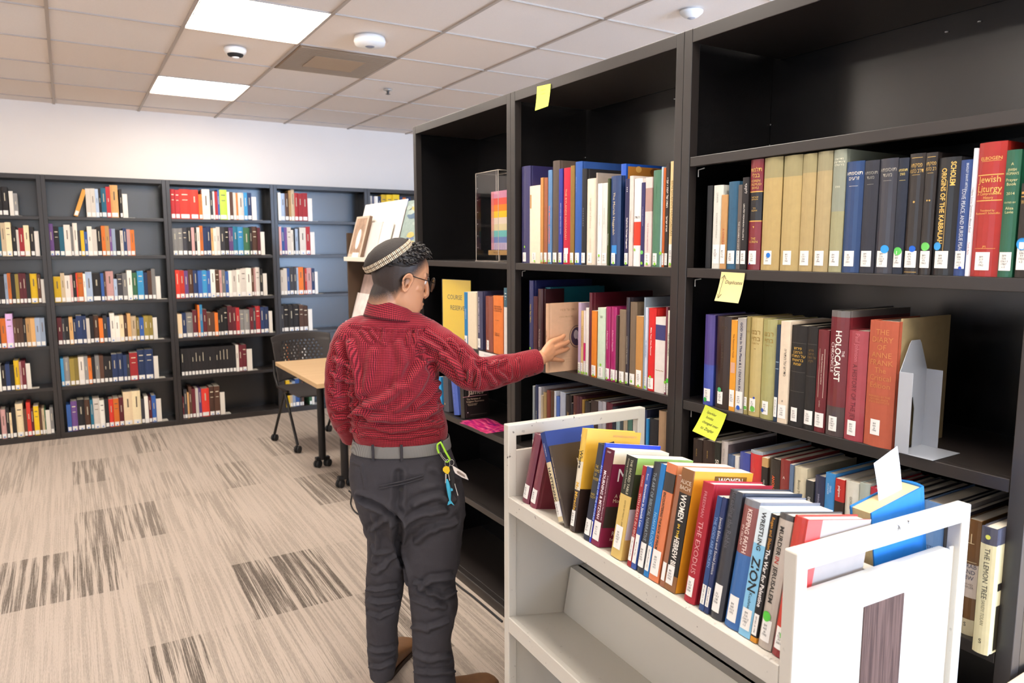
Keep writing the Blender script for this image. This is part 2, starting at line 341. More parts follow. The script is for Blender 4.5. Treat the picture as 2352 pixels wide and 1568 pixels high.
for i in range(5):
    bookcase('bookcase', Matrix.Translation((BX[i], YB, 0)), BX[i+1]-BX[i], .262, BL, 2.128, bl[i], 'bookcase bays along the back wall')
# ================================================================== BOOKS
def shade(h, f):
    c = [int(h[i:i+2], 16)/255 for i in (0, 2, 4)]; return '%02X%02X%02X' % tuple(int(255*max(0, min(1, v*f))) for v in c)
CALL = ["BM\n660\n.E513\n1993", "BM\n665\n.J6\n1990", "DS\n119.7\n.S38\n2006", "BS\n1225\n.F7\n2001", "BM\n506\n.T7\n1955\nv.2", "BM\n517\n.P3\n1962", "BM\n526\n.S3613\n1987\nc.2", "BM\n675\n.P4\nH35\n1977"]
CH = dict(zip(NAMES, NAMES))
def hx(c): return HEX.get(c, c)
def book(name, M, w, h, d, col, kind='H', bands=(), label=None, lab=True, dot=None, t=(), ls=None, gloss=0, seg=5, labw=None, labz=.008, labh=.036, par=None, jit=0, cover=None, pg=None):
    """a book: cover (root mesh) with its pages, call number label and stickers as children. local x thickness, y depth from the spine, z up"""
    col = hx(col); rough = .35 if gloss else .62
    cm = mat(col, rough, coat=.4 if gloss else 0, var=.05, scale=60)
    b = min(.006, .14*w) if kind == 'H' else min(.0012, .05*w); T = .0026 if kind == 'H' else .0006; T = min(T, w*.16)
    arc = lambda x: b*((2*x/w-1)**2)
    pts = [(0, d)]
    if kind == 'H' and w > .012: pts += [(0, .017), (.0012, .012), (0, .0075)]
    pts += [(w*i/seg, arc(w*i/seg)) for i in range(seg+1)]
    if kind == 'H' and w > .012: pts += [(w, .0075), (w-.0012, .012), (w, .017)]
    pts += [(w, d), (w-T, d), (w-T, b+T), (T, b+T), (T, d)]
    cuts = sorted({0., 1.} | {z for a in bands for z in a[:2]}); mb = MB()
    for z0, z1 in zip(cuts, cuts[1:]):
        m = cm
        for a in bands:
            if a[0] <= (z0+z1)/2 <= a[1]: m = mat(hx(a[2]), rough, coat=.4 if gloss else 0, var=.03, scale=60)
        mb.prism(pts, z0*h, z1*h, m, caps=False)
    n = len(pts)
    for z, mm, od in ((h, mb.mats[-1] if False else m, 1), (0, cm, -1)):
        vs = [(p[0], p[1], z) for p in pts]; mb.add(vs, [tuple(range(n))[::od]], mm)
    bend = lambda p: Vector((p.x, arc(min(max(p.x, 0), w))+p.y-.0005, p.z))
    for q in t:
        s, mode, zc, size, tc = q[:5]; xf = q[5] if len(q) > 5 else .5; ml = (q[6] if len(q) > 6 else .8)
        tm = mat(tc, .45, var=0)
        if mode == 'v': text(s, size, (0, 0, -1), (1, 0, 0), (w*xf, 0, h*zc), tm, mb, bend=bend, maxw=h*ml)
        elif mode == 'V': text(s, size, (0, 0, -1), (1, 0, 0), (w*xf, 0, h*zc), tm, mb, bend=bend, maxw=h*ml, bold=.02)
        elif mode == 'h': text(s, size, (1, 0, 0), (0, 0, 1), (w*xf, 0, h*zc), tm, mb, bend=bend, maxw=w*.86)
        elif mode == 'r':     # rule / block: size=(w frac, height m)
            x0, x1 = w*(xf-size[0]/2), w*(xf+size[0]/2); z = h*zc
            xs = [x0+(x1-x0)*i/4 for i in range(5)]
            vs = [bend(Vector((x, .0002, zz))) for zz in (z-size[1]/2, z+size[1]/2) for x in xs]; mb.add(vs, [(i, i+1, 6+i, 5+i) for i in range(4)], tm)
    if cover:                  # artwork or lettering on the near board (local +x side)
        for q in cover:
            if q[0] == 'rect':
                _, y0, y1, z0, z1, cc = q; X = w+.0004; mb.add([(X, y0*d, z0*h), (X, y1*d, z0*h), (X, y1*d, z1*h), (X, y0*d, z1*h)], [(0, 1, 2, 3)], mat(cc, rough, var=.04))
            elif q[0] == 'ell':
                _, yc, zc, ry, rz, cc = q; X = w+.0006+.0002*len(mb.mats); mb.add([(X, yc*d+ry*cos(a*pi/12), zc*h+rz*sin(a*pi/12)) for a in range(24)], [tuple(range(24))], mat(cc, rough, var=.04))
            elif q[0] == 'text':
                _, s, yc, zc, size, cc = q[:6]; text(s, size, (0, 1, 0), (0, 0, 1), (w+.0015, yc*d, zc*h), mat(cc, .5, var=0), mb, align='CENTER', maxw=d*.9)
            elif q[0] == 'poly':
                _, pp, cc = q; X = w+.0008; mb.add([(X, a*d, c*h) for a, c in pp], [tuple(range(len(pp)))], mat(cc, rough, var=.04))
    root = mb.build(name, par, M)
    ins = .003 if kind == 'H' else .0002
    mb = MB(); pm = mat(pg, .85, var=.05, scale=200) if pg else paper()
    mb.box((T+.0002, b+T+.0004, ins), (w-T-.0002, d-ins-.0004, h-ins), pm); mb.build('pages', root)
    if lab:
        lw = labw or min(w*.82, .024); x0 = (w-lw)*.4; mb = MB(); xs = [x0+lw*i/5 for i in range(6)]; bl_ = lambda p: Vector((p.x, arc(p.x)-.0007, p.z))
        mb.add([bl_(Vector((x, 0, z))) for z in (labz, labz+labh) for x in xs], [(i, i+1, 7+i, 6+i) for i in range(5)], WHITE)
        if lab != 2:
            s = ls or CALL[int(w*1e5+h*1e4) % len(CALL)]; nl = s.count('\n')+1
            bl2 = lambda p: Vector((p.x, arc(min(max(p.x, 0), w))-.0010, p.z))
            if lw > .0125: text(s, min(.0052, labh*.8/nl), (1, 0, 0), (0, 0, 1), (x0+lw*.45, 0, labz+labh*.5), INK, mb, bend=bl2, maxw=lw*.75)
            else: text(s.replace('\n', ' '), min(.0042, lw*.6), (0, 0, -1), (1, 0, 0), (x0+lw*.5, 0, labz+labh*.5), INK, mb, bend=bl2, maxw=labh*.9)
        mb.build('call_number_label', root)
    for q in (dot or ()):
        dc, zf, r = q[:3]; xf = q[3] if len(q) > 3 else .5; mb = MB()
        mb.add([(w*xf+r*cos(a*pi/9), min(arc(w*xf+r*cos(a*pi/9)), b)-.0014, zf*h+r*sin(a*pi/9)) for a in range(18)], [tuple(range(18))], mat(dc, .5, var=0)); o = mb.build('sticker_dot', root)
    return root
BLUE, GRN, LIME = '1F5FC8', '4FC05A', '9AD83A'
def cname(c):
    if c in NAMES: return NAMES[c]
    r, g, b_ = [int(c[i:i+2], 16)/255 for i in (0, 2, 4)]; best = min(HEX, key=lambda k: sum((x-y)**2 for x, y in zip((r, g, b_), [int(HEX[k][i:i+2], 16)/255 for i in (0, 2, 4)]))); return NAMES[best]
def ordn(i): return ['first', 'second', 'third', 'fourth', 'fifth', 'sixth', 'seventh', 'eighth', 'ninth', 'tenth', 'eleventh', 'twelfth', 'thirteenth', 'fourteenth', 'fifteenth', 'sixteenth', 'seventeenth', 'eighteenth', 'nineteenth', 'twentieth', 'twenty-first', 'twenty-second', 'twenty-third', 'twenty-fourth', 'twenty-fifth', 'twenty-sixth', 'twenty-seventh', 'twenty-eighth', 'twenty-ninth', 'thirtieth', 'thirty-first', 'thirty-second', 'thirty-third', 'thirty-fourth', 'thirty-fifth', 'thirty-sixth'][i]
def row(entries, base, udir, depth, up, place, group, S, ox=1.0, oy=1.0, x_off=0, y_off=0, defd=.16, zx=None, kw=None, maxd=None, maxh=.36):
    """entries: (X0, X1, Ytop, colour, kind, options) in the pixels of a crop with origin x_off,y_off and scale S"""
    out = []
    for i, e in enumerate(entries):
        X0, X1, Yt, c, k = e[:5]; o = dict(kw or {}); o.update(e[5] if len(e) > 5 else {})
        sb = o.pop('sb', 0); d = o.pop('d', defd); lean = o.pop('lean', 0); lb = o.pop('label', None); nm = o.pop('name', 'book'); uu = o.pop('dx', 0); hh = o.pop('h', None)
        bp = base+depth*sb; bx_ = bp+(up*zx if zx else Vector((0, 0, 0)))
        u0 = solve_x(x_off+X0/S, bx_, udir); u1 = solve_x(x_off+X1/S, bx_, udir); w = max(.004, u1-u0-.0008)
        h = hh or min(maxh, solve_y(y_off+Yt/S, bp+udir*((u0+u1)/2), up))
        if maxd: d = min(d, maxd-sb)
        R3 = Matrix((udir, depth, up)).transposed()
        if lean: R3 = R3 @ Matrix.Rotation(rad(lean), 3, 'Y')
        M = Matrix.Translation(bp+udir*(u0+.0004+uu)) @ R3.to_4x4()
        r = book(nm, M, w, h, d, c, k, **o)
        size = 'thick' if w > .038 else ('thin' if w < .014 else ''); tall = 'tall' if h > .265 else ('small' if h < .18 else '')
        if not lb:
            pc = cname(entries[i-1][3]) if i else None; nc = cname(entries[i+1][3]) if i+1 < len(entries) else None
            bet = f"after a {pc} one" if pc else f"before a {nc} one"
            lb = ' '.join(f"{size} {tall} {cname(c)} book {bet}, {ordn(i)} {place}".split())
        tag(r, lb, 'book', group); out.append(r)
    return out
X, Y, Z = Vector((1, 0, 0)), Vector((0, 1, 0)), Vector((0, 0, 1))
RU = -Y
def baseR(z, sb=.006): return Vector((XR+sb, 0, z+.0004))
# ---- nearest bay, shelf at eye height
g = 'Duplicate books on the eye-level shelf'
row([(1619, 1631, 426, '2A2C30', 'P', dict(lab=False, sb=.03)), (1631.8, 1653, 425, 'D9D8CE', 'H', dict(t=[('LINKER', 'v', .85, .008, '9A988E'), ('RICHARD ROTHFELD', 'v', .52, .007, 'A09E94')], labh=.05)),
     (1651.5, 1665, 447, 'C2935E', 'P', dict(t=[('A CIVILIZATION', 'v', .38, .009, 'B8402C')], label='tan book with red lettering reading a civilization, under the arrow note', labh=.05)),
     (1665, 1689, 416.5, '2C5A78', 'H', dict(t=[('.....', 'h', .7, .01, '20405C'), ('.....', 'h', .45, .01, '20405C')])),
     (1689.2, 1698, 424, '5C5450', 'P', dict(t=[('THE COLUMBIA TO LIGHT OF', 'v', .38, .006, 'D8D0C4')])),
     (1698, 1712, 407, '1D191B', 'P', dict(t=[('LIKUTEY MOHARAN VOLUME II', 'v', .52, .0065, 'EFE9E0', .4, .5), ('ליקוטי', 'v', .88, .010, 'EFE9E0', .6)])),
     (1712.6, 1741, 361, '7C1F2A', 'H', dict(gloss=1, d=.22, bands=[(.45, .705, '171518'), (.44, .45, 'D8A44A'), (.705, .715, 'D8A44A')], t=[('תלמוד\nבבלי', 'h', .88, .014, 'D8B05A'), ('KOREN\nTALMUD\nBAVLI', 'h', .775, .0085, 'D8B05A'), ('THE NOÉ\nEDITION', 'h', .65, .005, 'D8B05A'), ('נזיר\nNAZIR', 'h', .55, .006, 'D8B05A'), ('ד', 'h', .39, .008, 'D8B05A'), ('THE\nKOREN', 'h', .27, .008, 'D8B05A')], dot=[('2438B0', .055, .0022, .3)])),
     (1743, 1784.5, 359, 'B9A069', 'H', dict(d=.23, bands=[(.82, 1, '9D9268')], dot=[('1478D8', .135, .0062, .5)])),
     (1787, 1829, 356, 'B8A16C', 'H', dict(d=.23, bands=[(.82, 1, '9A9068')])), (1830, 1861, 352.5, 'B29C6C', 'H', dict(d=.23, bands=[(.84, 1, '9A9068')])),
     (1862.6, 1897, 347, 'AF9C72', 'H', dict(d=.23, bands=[(.84, 1, '989070')])),
     (1899, 1928, 343, 'A09C78', 'H', dict(d=.24, t=[('מדרשים\nוהמדרשים\nבירושלמי', 'h', .90, .0065, 'E6E2CC'), ('נשים', 'h', .70, .006, 'E6E2CC')], bands=[(.5, 1, '8F9484')])),
     (1928.6, 1969, 370, '1E3E6E', 'H', dict(gloss=1, t=[('תוספתא\nזרעים', 'h', .87, .011, 'E8E2D4'), ('', 'r', .78, (.5, .0006), 'E8E2D4')])),
     (1970, 2003, 368, '2B2D38', 'H', dict(t=[('תוספתא\nמועד', 'h', .87, .010, '9A988E'), ('', 'r', .79, (.45, .0006), '9A988E')])),
     (2004, 2045, 363.5, '34353F', 'H', dict(gloss=1, t=[('תוספתא\nמועד', 'h', .88, .011, 'A5A296'), ('', 'r', .81, (.45, .0006), 'A5A296')], dot=[('2E9BE8', .215, .0088, .6)])),
     (2046.6, 2070, 362.5, '1B2436', 'H', dict(t=[('תוספתא\nנשים', 'h', .88, .008, 'D8C070'), ('', 'r', .81, (.6, .0006), 'D8C070')], dot=[('5CC85C', .20, .0085)])),
     (2070.5, 2106, 352, '241F1D', 'H', dict(gloss=1, t=[('פסיקתא\nדרב כהנא', 'h', .88, .0115, 'C8A45A'), ('', 'r', .965, (.7, .001), 'C8A45A'), ('', 'r', .825, (.5, .0007), 'C8A45A'), ('•', 'h', .6, .018, 'C8A45A'), ('', 'r', .02, (.8, .001), 'C8A45A')], dot=[('1860C8', .215, .0065, .6)])),
     (2107, 2134, 350, '211C1B', 'H', dict(gloss=1, t=[('פסיקתא\nרב כהנא', 'h', .89, .0105, 'C8A45A'), ('', 'r', .965, (.7, .001), 'C8A45A'), ('', 'r', .835, (.5, .0007), 'C8A45A'), ('••', 'h', .61, .014, 'C8A45A')], dot=[('6CCB62', .235, .0085, .5)])),
     (2134.6, 2186, 360.6, '17181B', 'H', dict(gloss=1, labw=.026, t=[('ORIGINS OF THE KABBALAH', 'V', .59, .0145, 'E0B860', .33, .64), ('SCHOLEM', 'V', .86, .0125, 'E0B860', .72, .2), ('', 'r', .5, (.015, .14), 'D8B05A', .52)], dot=[('3AA0E6', .25, .008, .25)])),
     (2187, 2215, 366.6, '213F7A', 'H', dict(gloss=1, t=[('LOVE PEACE, AND PURSUE PEACE', 'v', .47, .0105, 'C9D0DC', .45, .56), ('BRADLEY SHAVIT ARTSON', 'v', .85, .006, 'C9D0DC', .6, .24)], dot=[('1E46B8', .07, .003, .6)])),
     (2215, 2223.5, 340, 'EBE8EE', 'P', dict(lab=False, t=[('I Have Some Questions About God', 'v', .52, .0058, '26242C', .5, .38), ('Torah Aura', 'v', .22, .005, '8A2A30')])),
     (2223.8, 2287, 325.5, 'A4251E', 'H', dict(gloss=1, labw=.026, d=.2, t=[('ELBOGEN', 'h', .88, .0085, 'E8B860'), ('', 'r', .862, (.7, .0006), 'E8B860'), ('', 'r', .76, (.92, .0015), 'E8B860'), ('Jewish\nLiturgy', 'h', .69, .0175, 'E8B860'), ('A Comprehensive\nHistory', 'h', .605, .0072, 'E8B860'), ('', 'r', .57, (.92, .0015), 'E8B860'), ('Translated by\nRaymond P. Scheindlin', 'h', .485, .0052, 'E8B860'), ('JPS', 'h', .225, .005, 'E8B860'), ('', 'r', .212, (.75, .0006), 'E8B860')], labz=.012)),
     (2287.5, 2322, 343.6, '1E5B42', 'H', dict(gloss=1, d=.2, t=[('A', 'h', .89, .007, 'D8D098'), ('JEWISH\nWOMAN\'S', 'h', .83, .0068, 'D8D098'), ('Prayer\nBook', 'h', .75, .0075, 'D8D098'), ('2014', 'h', .66, .007, 'D8D098'), ('EDITED BY', 'h', .59, .004, 'D8D098'), ('Aliza\nLavie', 'h', .53, .007, 'D8D098')], labz=.012)),
     (2327, 2360, 420, '2C2622', 'H', dict(t=[('', 'r', .9, (.9, .004), 'C89A50'), ('', 'r', .86, (.9, .002), 'C89A50'), ('THE\nWORLD\nOF', 'h', .8, .010, 'D8AC60')], dot=[('2E9BE8', .36, .011, .45)], labh=.05))],
    baseR(LV[4]), RU, X, Z, 'on the duplicates shelf', g, 1, maxh=.2735, kw=dict(labh=.034, labz=.014), maxd=.33)
# ---- nearest bay, shelf below
g = 'books on the middle shelf of the nearest bay'
row([(160, 245, 165, '4A3C86', 'H', dict(gloss=1, bands=[(.0, .45, '3E4FA8')], dot=[('2FA84A', .06, .0065, .35)], t=[('.. ...', 'v', .7, .006, '2A2050')])),
     (262, 390, 180, '2C1A13', 'H', dict(gloss=1, t=[('ספר', 'h', .88, .014, '4A3828'), ('החסידות והרמב', 'v', .6, .012, '4A3828')], dot=[('48B878', .205, .0065, .4)], labw=.019)),
     (395, 447, 212, 'E39A2A', 'P', dict(t=[('The Passionate Torah', 'v', .72, .0072, '6A3A10', .5, .38), ('', 'r', .48, (.7, .028), 'D8A890')], labh=.045)),
     (449, 522, 195, 'B5AFAA', 'P', dict(t=[('GOD Was In This Place & I, I Did Not Know', 'V', .57, .0105, '2A3050', .5, .8)], dot=[('2255B8', .055, .0062, .45)], labh=.045)),
     (527, 556, 180, '9C8C55', 'H', dict(t=[('רבנו', 'h', .85, .006, '6A5424')], dot=[('66B84A', .07, .005)])),
     (556, 659, 190, 'BFAB70', 'H', dict(gloss=1, t=[('רבנו\nבחיי', 'h', .82, .0165, '8A6A24'), ('על התורה', 'h', .74, .0055, '8A6A24'), ('••', 'h', .685, .008, '3A3420')], dot=[('66B84A', .075, .0075, .5), ('1F3FA8', .19, .003, .6)], labw=.019)),
     (661, 782, 205, 'A6A26A', 'H', dict(gloss=1, t=[('רבנו\nבחיי', 'h', .82, .0165, '9A7A34'), ('על התורה', 'h', .74, .0055, '9A7A34')], dot=[('2450B0', .085, .0052, .25)], labw=.019)),
     (787, 822, 255, '1E3148', 'H', dict(t=[('', 'r', .62, (.8, .002), '8AA0B0'), ('', 'r', .55, (.8, .002), '8AA0B0')], labh=.05)),
     (823, 907, 222, 'E2D0B8', 'P', dict(t=[('מדרש על התורה', 'v', .60, .010, '2A241E', .6, .5), ('א', 'h', .22, .008, '2A241E')])),
     (909, 1048, 262, '1C1816', 'H', dict(labw=.018, t=[('פירוש\nהרמבן\nעל התורה\nבראשית\nשמות', 'h', .70, .0095, 'E0B24A'), ('', 'r', .83, (.9, .0012), '4A4440'), ('', 'r', .545, (.9, .0012), '4A4440'), ('', 'r', .35, (.9, .0012), '4A4440')])),
     (1050, 1140, 270, '1C1816', 'H', dict(t=[('פירוש\nהרמבן\nעל התורה\nויקרא', 'h', .72, .0085, '7A5E2A'), ('', 'r', .83, (.9, .0012), '4A4440'), ('', 'r', .52, (.9, .0012), '4A4440')])),
     (1142, 1238, 300, '6A2026', 'H', dict(t=[('Priestly Commentary on Leviticus', 'v', .62, .0052, 'D8C8B8', .55, .4), ('', 'r', .58, (.03, .115), 'D8C8B8', .3), ('', 'r', .58, (.03, .115), 'D8C8B8', .75), ('London', 'v', .28, .005, 'D8C8B8')])),
     (1241, 1400, 130, '6C2029', 'H', dict(gloss=1, sb=-.004, d=.24, bands=[(.95, 1, '6A6664'), (.0, .24, '4A3C3C')], t=[('HOLOCAUST', 'V', .645, .020, 'F0E8E0', .52, .40), ('CHRONICLE', 'v', .63, .0125, 'F0E8E0', .22, .28), ('THE', 'v', .665, .0075, 'F0E8E0', .8)], labw=.021, label='tall maroon holocaust chronicle book standing above its neighbours, middle shelf of nearest bay')),
     (1402, 1573, 308, 'A03E48', 'H', dict(gloss=1, sb=-.004, t=[('A HISTORY OF THE JEWS', 'v', .42, .0165, '6A2430', .45, .56), ('Paul Johnson', 'v', .85, .0145, 'C8707A', .5, .25)], labw=.021)),
     (1577, 1825, 220, 'B2563C', 'H', dict(sb=-.006, d=.19, t=[('THE\nDIARY\nOF\nANNE\nFRANK', 'h', .79, .0165, 'C8804A'), ('The\nCritical\nEdition', 'h', .55, .0165, 'C8804A'), ('PREPARED BY THE\nNETHERLANDS\nSTATE INSTITUTE', 'h', .38, .006, 'C8804A')], labw=.022, labz=.026, label='thick salmon red diary book with worn spine beside the white bookend')),
     (1850, 1868, 200, 'A8946C', 'H', dict(sb=.012, d=.185, lab=False, label='thin tan hardcover held upright by the white bookend'))],
    baseR(LV[3]), RU, X, Z, 'on the shelf with the white bookend', g, 3.856, x_off=1570, y_off=680, kw=dict(labh=.034, labz=.012), maxd=.33)
# ---- nearest bay, lower shelf behind the cart (only spine tops show; zx: height at which the x was read)
g = 'books on the lower shelf behind the cart'
row([(30, 95, 180, '33241D', 'H', dict(t=[('RECHECK', 'v', .84, .005, 'C8A45A')])), (95, 182, 192, '3C2A22', 'H', dict(t=[('RECHECK', 'v', .84, .005, 'C8A45A')])),
     (186, 226, 200, '2C2A22', 'P', dict(t=[('SURVIVAL', 'V', .66, .016, 'EDE4D4', .5, .5)])), (229, 275, 193, 'CFC4BE', 'H', dict(gloss=1, t=[('SETTING THE', 'v', .85, .006, '8A807A')], cover=[('rect', .02, .99, .02, .97, '6A5E60')])),
     (276, 330, 290, '55688C', 'H', {}), (331, 356, 298, 'E4E0DA', 'P', {}), (357, 428, 275, '454FA0', 'H', dict(gloss=1)), (430, 512, 262, 'D63434', 'H', dict(gloss=1, bands=[(.97, 1, 'A8B0B8')], t=[('........', 'v', .8, .005, 'F0C0B0')])),
     (516, 558, 308, '2C2520', 'P', dict(bands=[(.9, 1, 'C8A068')], t=[('MERCHANTER', 'v', .68, .006, 'D8D0C4')])), (563, 640, 318, '332A22', 'H', dict(gloss=1, t=[('ANONYMOUS', 'V', .68, .011, 'E8642C', .5, .45)])),
     (642, 708, 325, '8A2E2A', 'H', dict(gloss=1, t=[('A', 'h', .82, .01, 'F0E8E0')])),
     (712, 736, 355, '667A98', 'P', {}), (737, 826, 378, 'D6CBAE', 'H', dict(gloss=1, t=[('Benny Morris', 'v', .76, .010, '6A6250', .5, .4)])), (828, 882, 468, '3C3C3C', 'P', dict(t=[('DEATH AS', 'V', .72, .009, 'F0ECE4', .5, .45)])),
     (886, 956, 438, '2C304E', 'H', dict(gloss=1, t=[('SHINDLER', 'v', .76, .006, 'B8B8D0')])), (957, 1026, 418, '3A8CCF', 'H', dict(gloss=1, t=[('ISRAEL\nASUNDER', 'v', .85, .006, 'C8E0F0')], dot=[('E0B83A', .56, .004), ('3AA04A', .52, .004, .6)])),
     (1030, 1094, 458, '35271F', 'P', dict(bands=[(.78, 1, 'C03028')], t=[('palgrave', 'V', .88, .008, 'F0E4DC'), ('THE', 'v', .55, .009, 'E8E0D0')])), (1097, 1192, 478, 'DEDACC', 'H', dict(gloss=1, t=[('GORDIS', 'v', .8, .008, '8A8470')])), (1195, 1270, 488, 'AEB6AC', 'H', dict(gloss=1)),
     (1272, 1330, 520, 'C8B8B0', 'H', dict(bands=[(.93, 1, 'B0283A')])), (1335, 1400, 540, '2A2A30', 'H', {}), (1404, 1470, 555, '8A8C90', 'H', dict(gloss=1)), (1475, 1560, 570, '24242A', 'H', dict(gloss=1)), (1562, 1634, 590, '1E2026', 'H', dict(gloss=1)),
     (1640, 1790, 625, '6C94C8', 'H', dict(gloss=1, t=[('JUSTICE', 'h', .62, .010, '2A4A7A'), ('LOWENTHAL', 'h', .45, .007, '2A4A7A')])), (1795, 1850, 640, '2A2C34', 'H', dict(gloss=1)), (1852, 1892, 660, 'B8B4B0', 'P', {}), (1896, 1934, 700, '2E2430', 'P', dict(lab=False))],
    baseR(LV[2], .012), RU, X, Z, 'on the lowest visible shelf, nearest bay', g, 3.0466, x_off=1580, y_off=950, zx=.23, kw=dict(labh=.034), maxd=.32, defd=.2)
row([(1936, 2050, 745, '6E4A20', 'H', dict(gloss=1, sb=.004, bands=[(.33, .62, 'D8C8BC'), (.0, .14, 'D8CCA8')], lab=False, t=[('ARAB\nAND\nJEW', 'h', .55, .012, '3A4058'), ('DAVID\nSHIPLER', 'h', .43, .006, '8A7A70'), ('S', 'h', .09, .012, '2A2622'), ('', 'r', .64, (.8, .001), 'E8D0A0'), ('', 'r', .8, (.4, .001), 'E8D0A0'), ('', 'r', .84, (.05, .02), 'E8D0A0')], label='brown and pink book with building outlines beside the lemon-coloured one')),
     (2045, 2160, 800, 'DDD3A8', 'H', dict(gloss=1, sb=-.045, d=.2, bands=[(.87, 1, '4A4A58')], lab=False, t=[('THE LEMON TREE', 'v', .64, .0135, '4A463C', .5, .40), ('SANDY TOLAN', 'v', .33, .009, '8A8468', .5, .2), ('S', 'h', .10, .013, '1E1C1A')], dot=[('D8D860', .93, .0045)], cover=[('rect', .1, .98, .02, .38, '2A2418'), ('rect', .1, .98, .5, .56, '1E1A18')], label='lemon-cream book sticking out of the low shelf at the right end'))],
    baseR(LV[2], .012), RU, X, Z, 'low shelf right end', g, 3.0466, x_off=1580, y_off=950, zx=.23, maxd=.3)
# ---- bay the man reaches into, upper shelf
g = 'tall picture books above the reaching hand'
k2 = dict(labh=.034, labz=.006)
def dl(z=.03, r=.0045): return dict(dot=[('8FD03A', z, r)])
row([(125, 222, 185, '2F2C5C', 'H', dict(gloss=1, d=.27, **dl(.17))), (226, 344, 520, 'EBDCC2', 'P', dict(t=[('', 'r', .8, (.15, .05), 'B88A50', .1)], **dl())), (346, 376, 430, 'BE8446', 'P', dl()), (378, 420, 430, '9A5A3C', 'H', dl()), (424, 468, 345, '5A80AC', 'H', dict(t=[('THE MICHAEL HAGGADAH', 'V', .42, .011, 'E86A40', .5, .7)], **dl())),
     (470, 546, 230, '544840', 'H', dict(d=.25, **dl())), (548, 590, 330, '28308C', 'P', dict(t=[('WHAT DOES IT MEAN THINGS YOU DO', 'v', .48, .006, 'D8DCEC', .6, .55)], **dl())),
     (591, 670, 320, 'BE1C36', 'H', dict(t=[('THE RYLANDS HAGGADAH', 'v', .52, .014, 'E8A880', .5, .72), ('', 'r', .14, (.6, .02), 'F0E8EC')], **dl(), label='bright red haggadah in the row of tall picture books')), (672, 718, 295, '86662A', 'H', dl()),
     (720, 797, 250, '2A56A2', 'H', dict(d=.27, t=[('PASSOVER STORY 5711', 'v', .78, .005, 'A8C0E0', .25)], **dl())), (800, 850, 330, '1D1D22', 'H', dict(d=.25, t=[('H A G G A D A H', 'v', .5, .008, '8A8A90')])),
     (852, 962, 440, 'E6D7C2', 'H', dict(t=[('Haggadah and History', 'v', .6, .011, 'B0A090', .5, .6), ('YERUSHALMI', 'v', .22, .009, 'C8B8A4')])), (964, 980, 375, 'A89C90', 'P', dict(lab=False)), (982, 1034, 495, 'EEE6E0', 'P', dict(t=[('The Pesach Haggadah', 'v', .55, .004, '5A5450')], **dl(.12))), (1036, 1092, 490, 'DED8D0', 'P', dict(t=[('▪▪▪▪▪▪▪▪▪▪▪▪', 'v', .6, .008, '6A645E', .4)])),
     (1094, 1114, 440, '3A4620', 'P', dict(lab=False, t=[('TRADITIONAL', 'v', .3, .006, 'D8D8C8')])), (1116, 1228, 410, '1F3B6C', 'H', dict(gloss=1, t=[('The Moriah Haggadah', 'v', .58, .015, 'D8C8A0', .45, .58), ('', 'r', .18, (.5, .028), '2E86D0')], labw=.02, **dl())),
     (1230, 1286, 275, '1E56C0', 'H', dict(gloss=1, sb=.02, d=.27, lab=False, cover=[('rect', .04, .99, .02, .975, 'B87C34'), ('ell', .2, .95, .012, .010, 'E0B060'), ('ell', .45, .93, .02, .012, '7A4A20'), ('ell', .68, .95, .014, .010, 'D89A4A')])), (1288, 1334, 445, '292650', 'P', dict(t=[('Sephardic Heritage Haggadah', 'V', .38, .008, 'F0ECE8', .6, .55), ('▪▪▪', 'v', .88, .01, 'F0ECE8')], **dl())),
     (1336, 1376, 410, 'DDD0C8', 'P', dict(t=[('~~~~~~~~', 'v', .5, .014, '8A6A5C')], lab=False)), (1378, 1466, 440, 'F1ECE8', 'H', dict(bands=[(.24, .51, 'DB3A1E')], t=[('הגדה', 'h', .56, .011, '1E1C1C')], lab=False, dot=[('8FD03A', .19, .0045, .3)], label='white book with a broad orange-red band among the haggadahs')),
     (1468, 1510, 485, '2C285C', 'P', dict(lab=False, t=[('A PASSOVER HAGGADAH', 'v', .6, .005, 'A8A4C8')], dot=[('6CCB62', .17, .006), ('8FD03A', .04, .0045)])), (1512, 1584, 425, 'E4CCC6', 'P', dict(bands=[(.62, .88, 'B08C84')], t=[('THE YITZHAK HAGGADAH', 'v', .33, .007, '9A5A70')], **dl())),
     (1586, 1686, 345, '4A7A5E', 'H', dict(gloss=1, t=[('HAGGADAH', 'v', .78, .007, '3A6A4C')], labw=.018, **dl())), (1688, 1708, 310, 'B0C4D0', 'P', dict(lab=False, dot=[('8FD03A', .14, .005)])), (1710, 1736, 320, 'BC5A1C', 'P', {}), (1738, 1776, 270, '2A201E', 'P', dict(t=[('הגדה של פסח • יוסף', 'V', .72, .010, 'F0E8DC', .5, .5), ('תורת ישראל', 'V', .42, .009, 'F0E8DC', .5, .25)])),
     (1778, 1838, 245, 'E6CB94', 'H', dict(t=[("BEN SHAHN'S HAGGADAH", 'v', .56, .013, 'A88848', .5, .74)], labh=.06, **dl()))],
    baseR(LV[4], .012), RU, X, Z, 'above the reaching hand', g, 4.9, x_off=1170, y_off=320, kw=k2, maxd=.32, defd=.2)
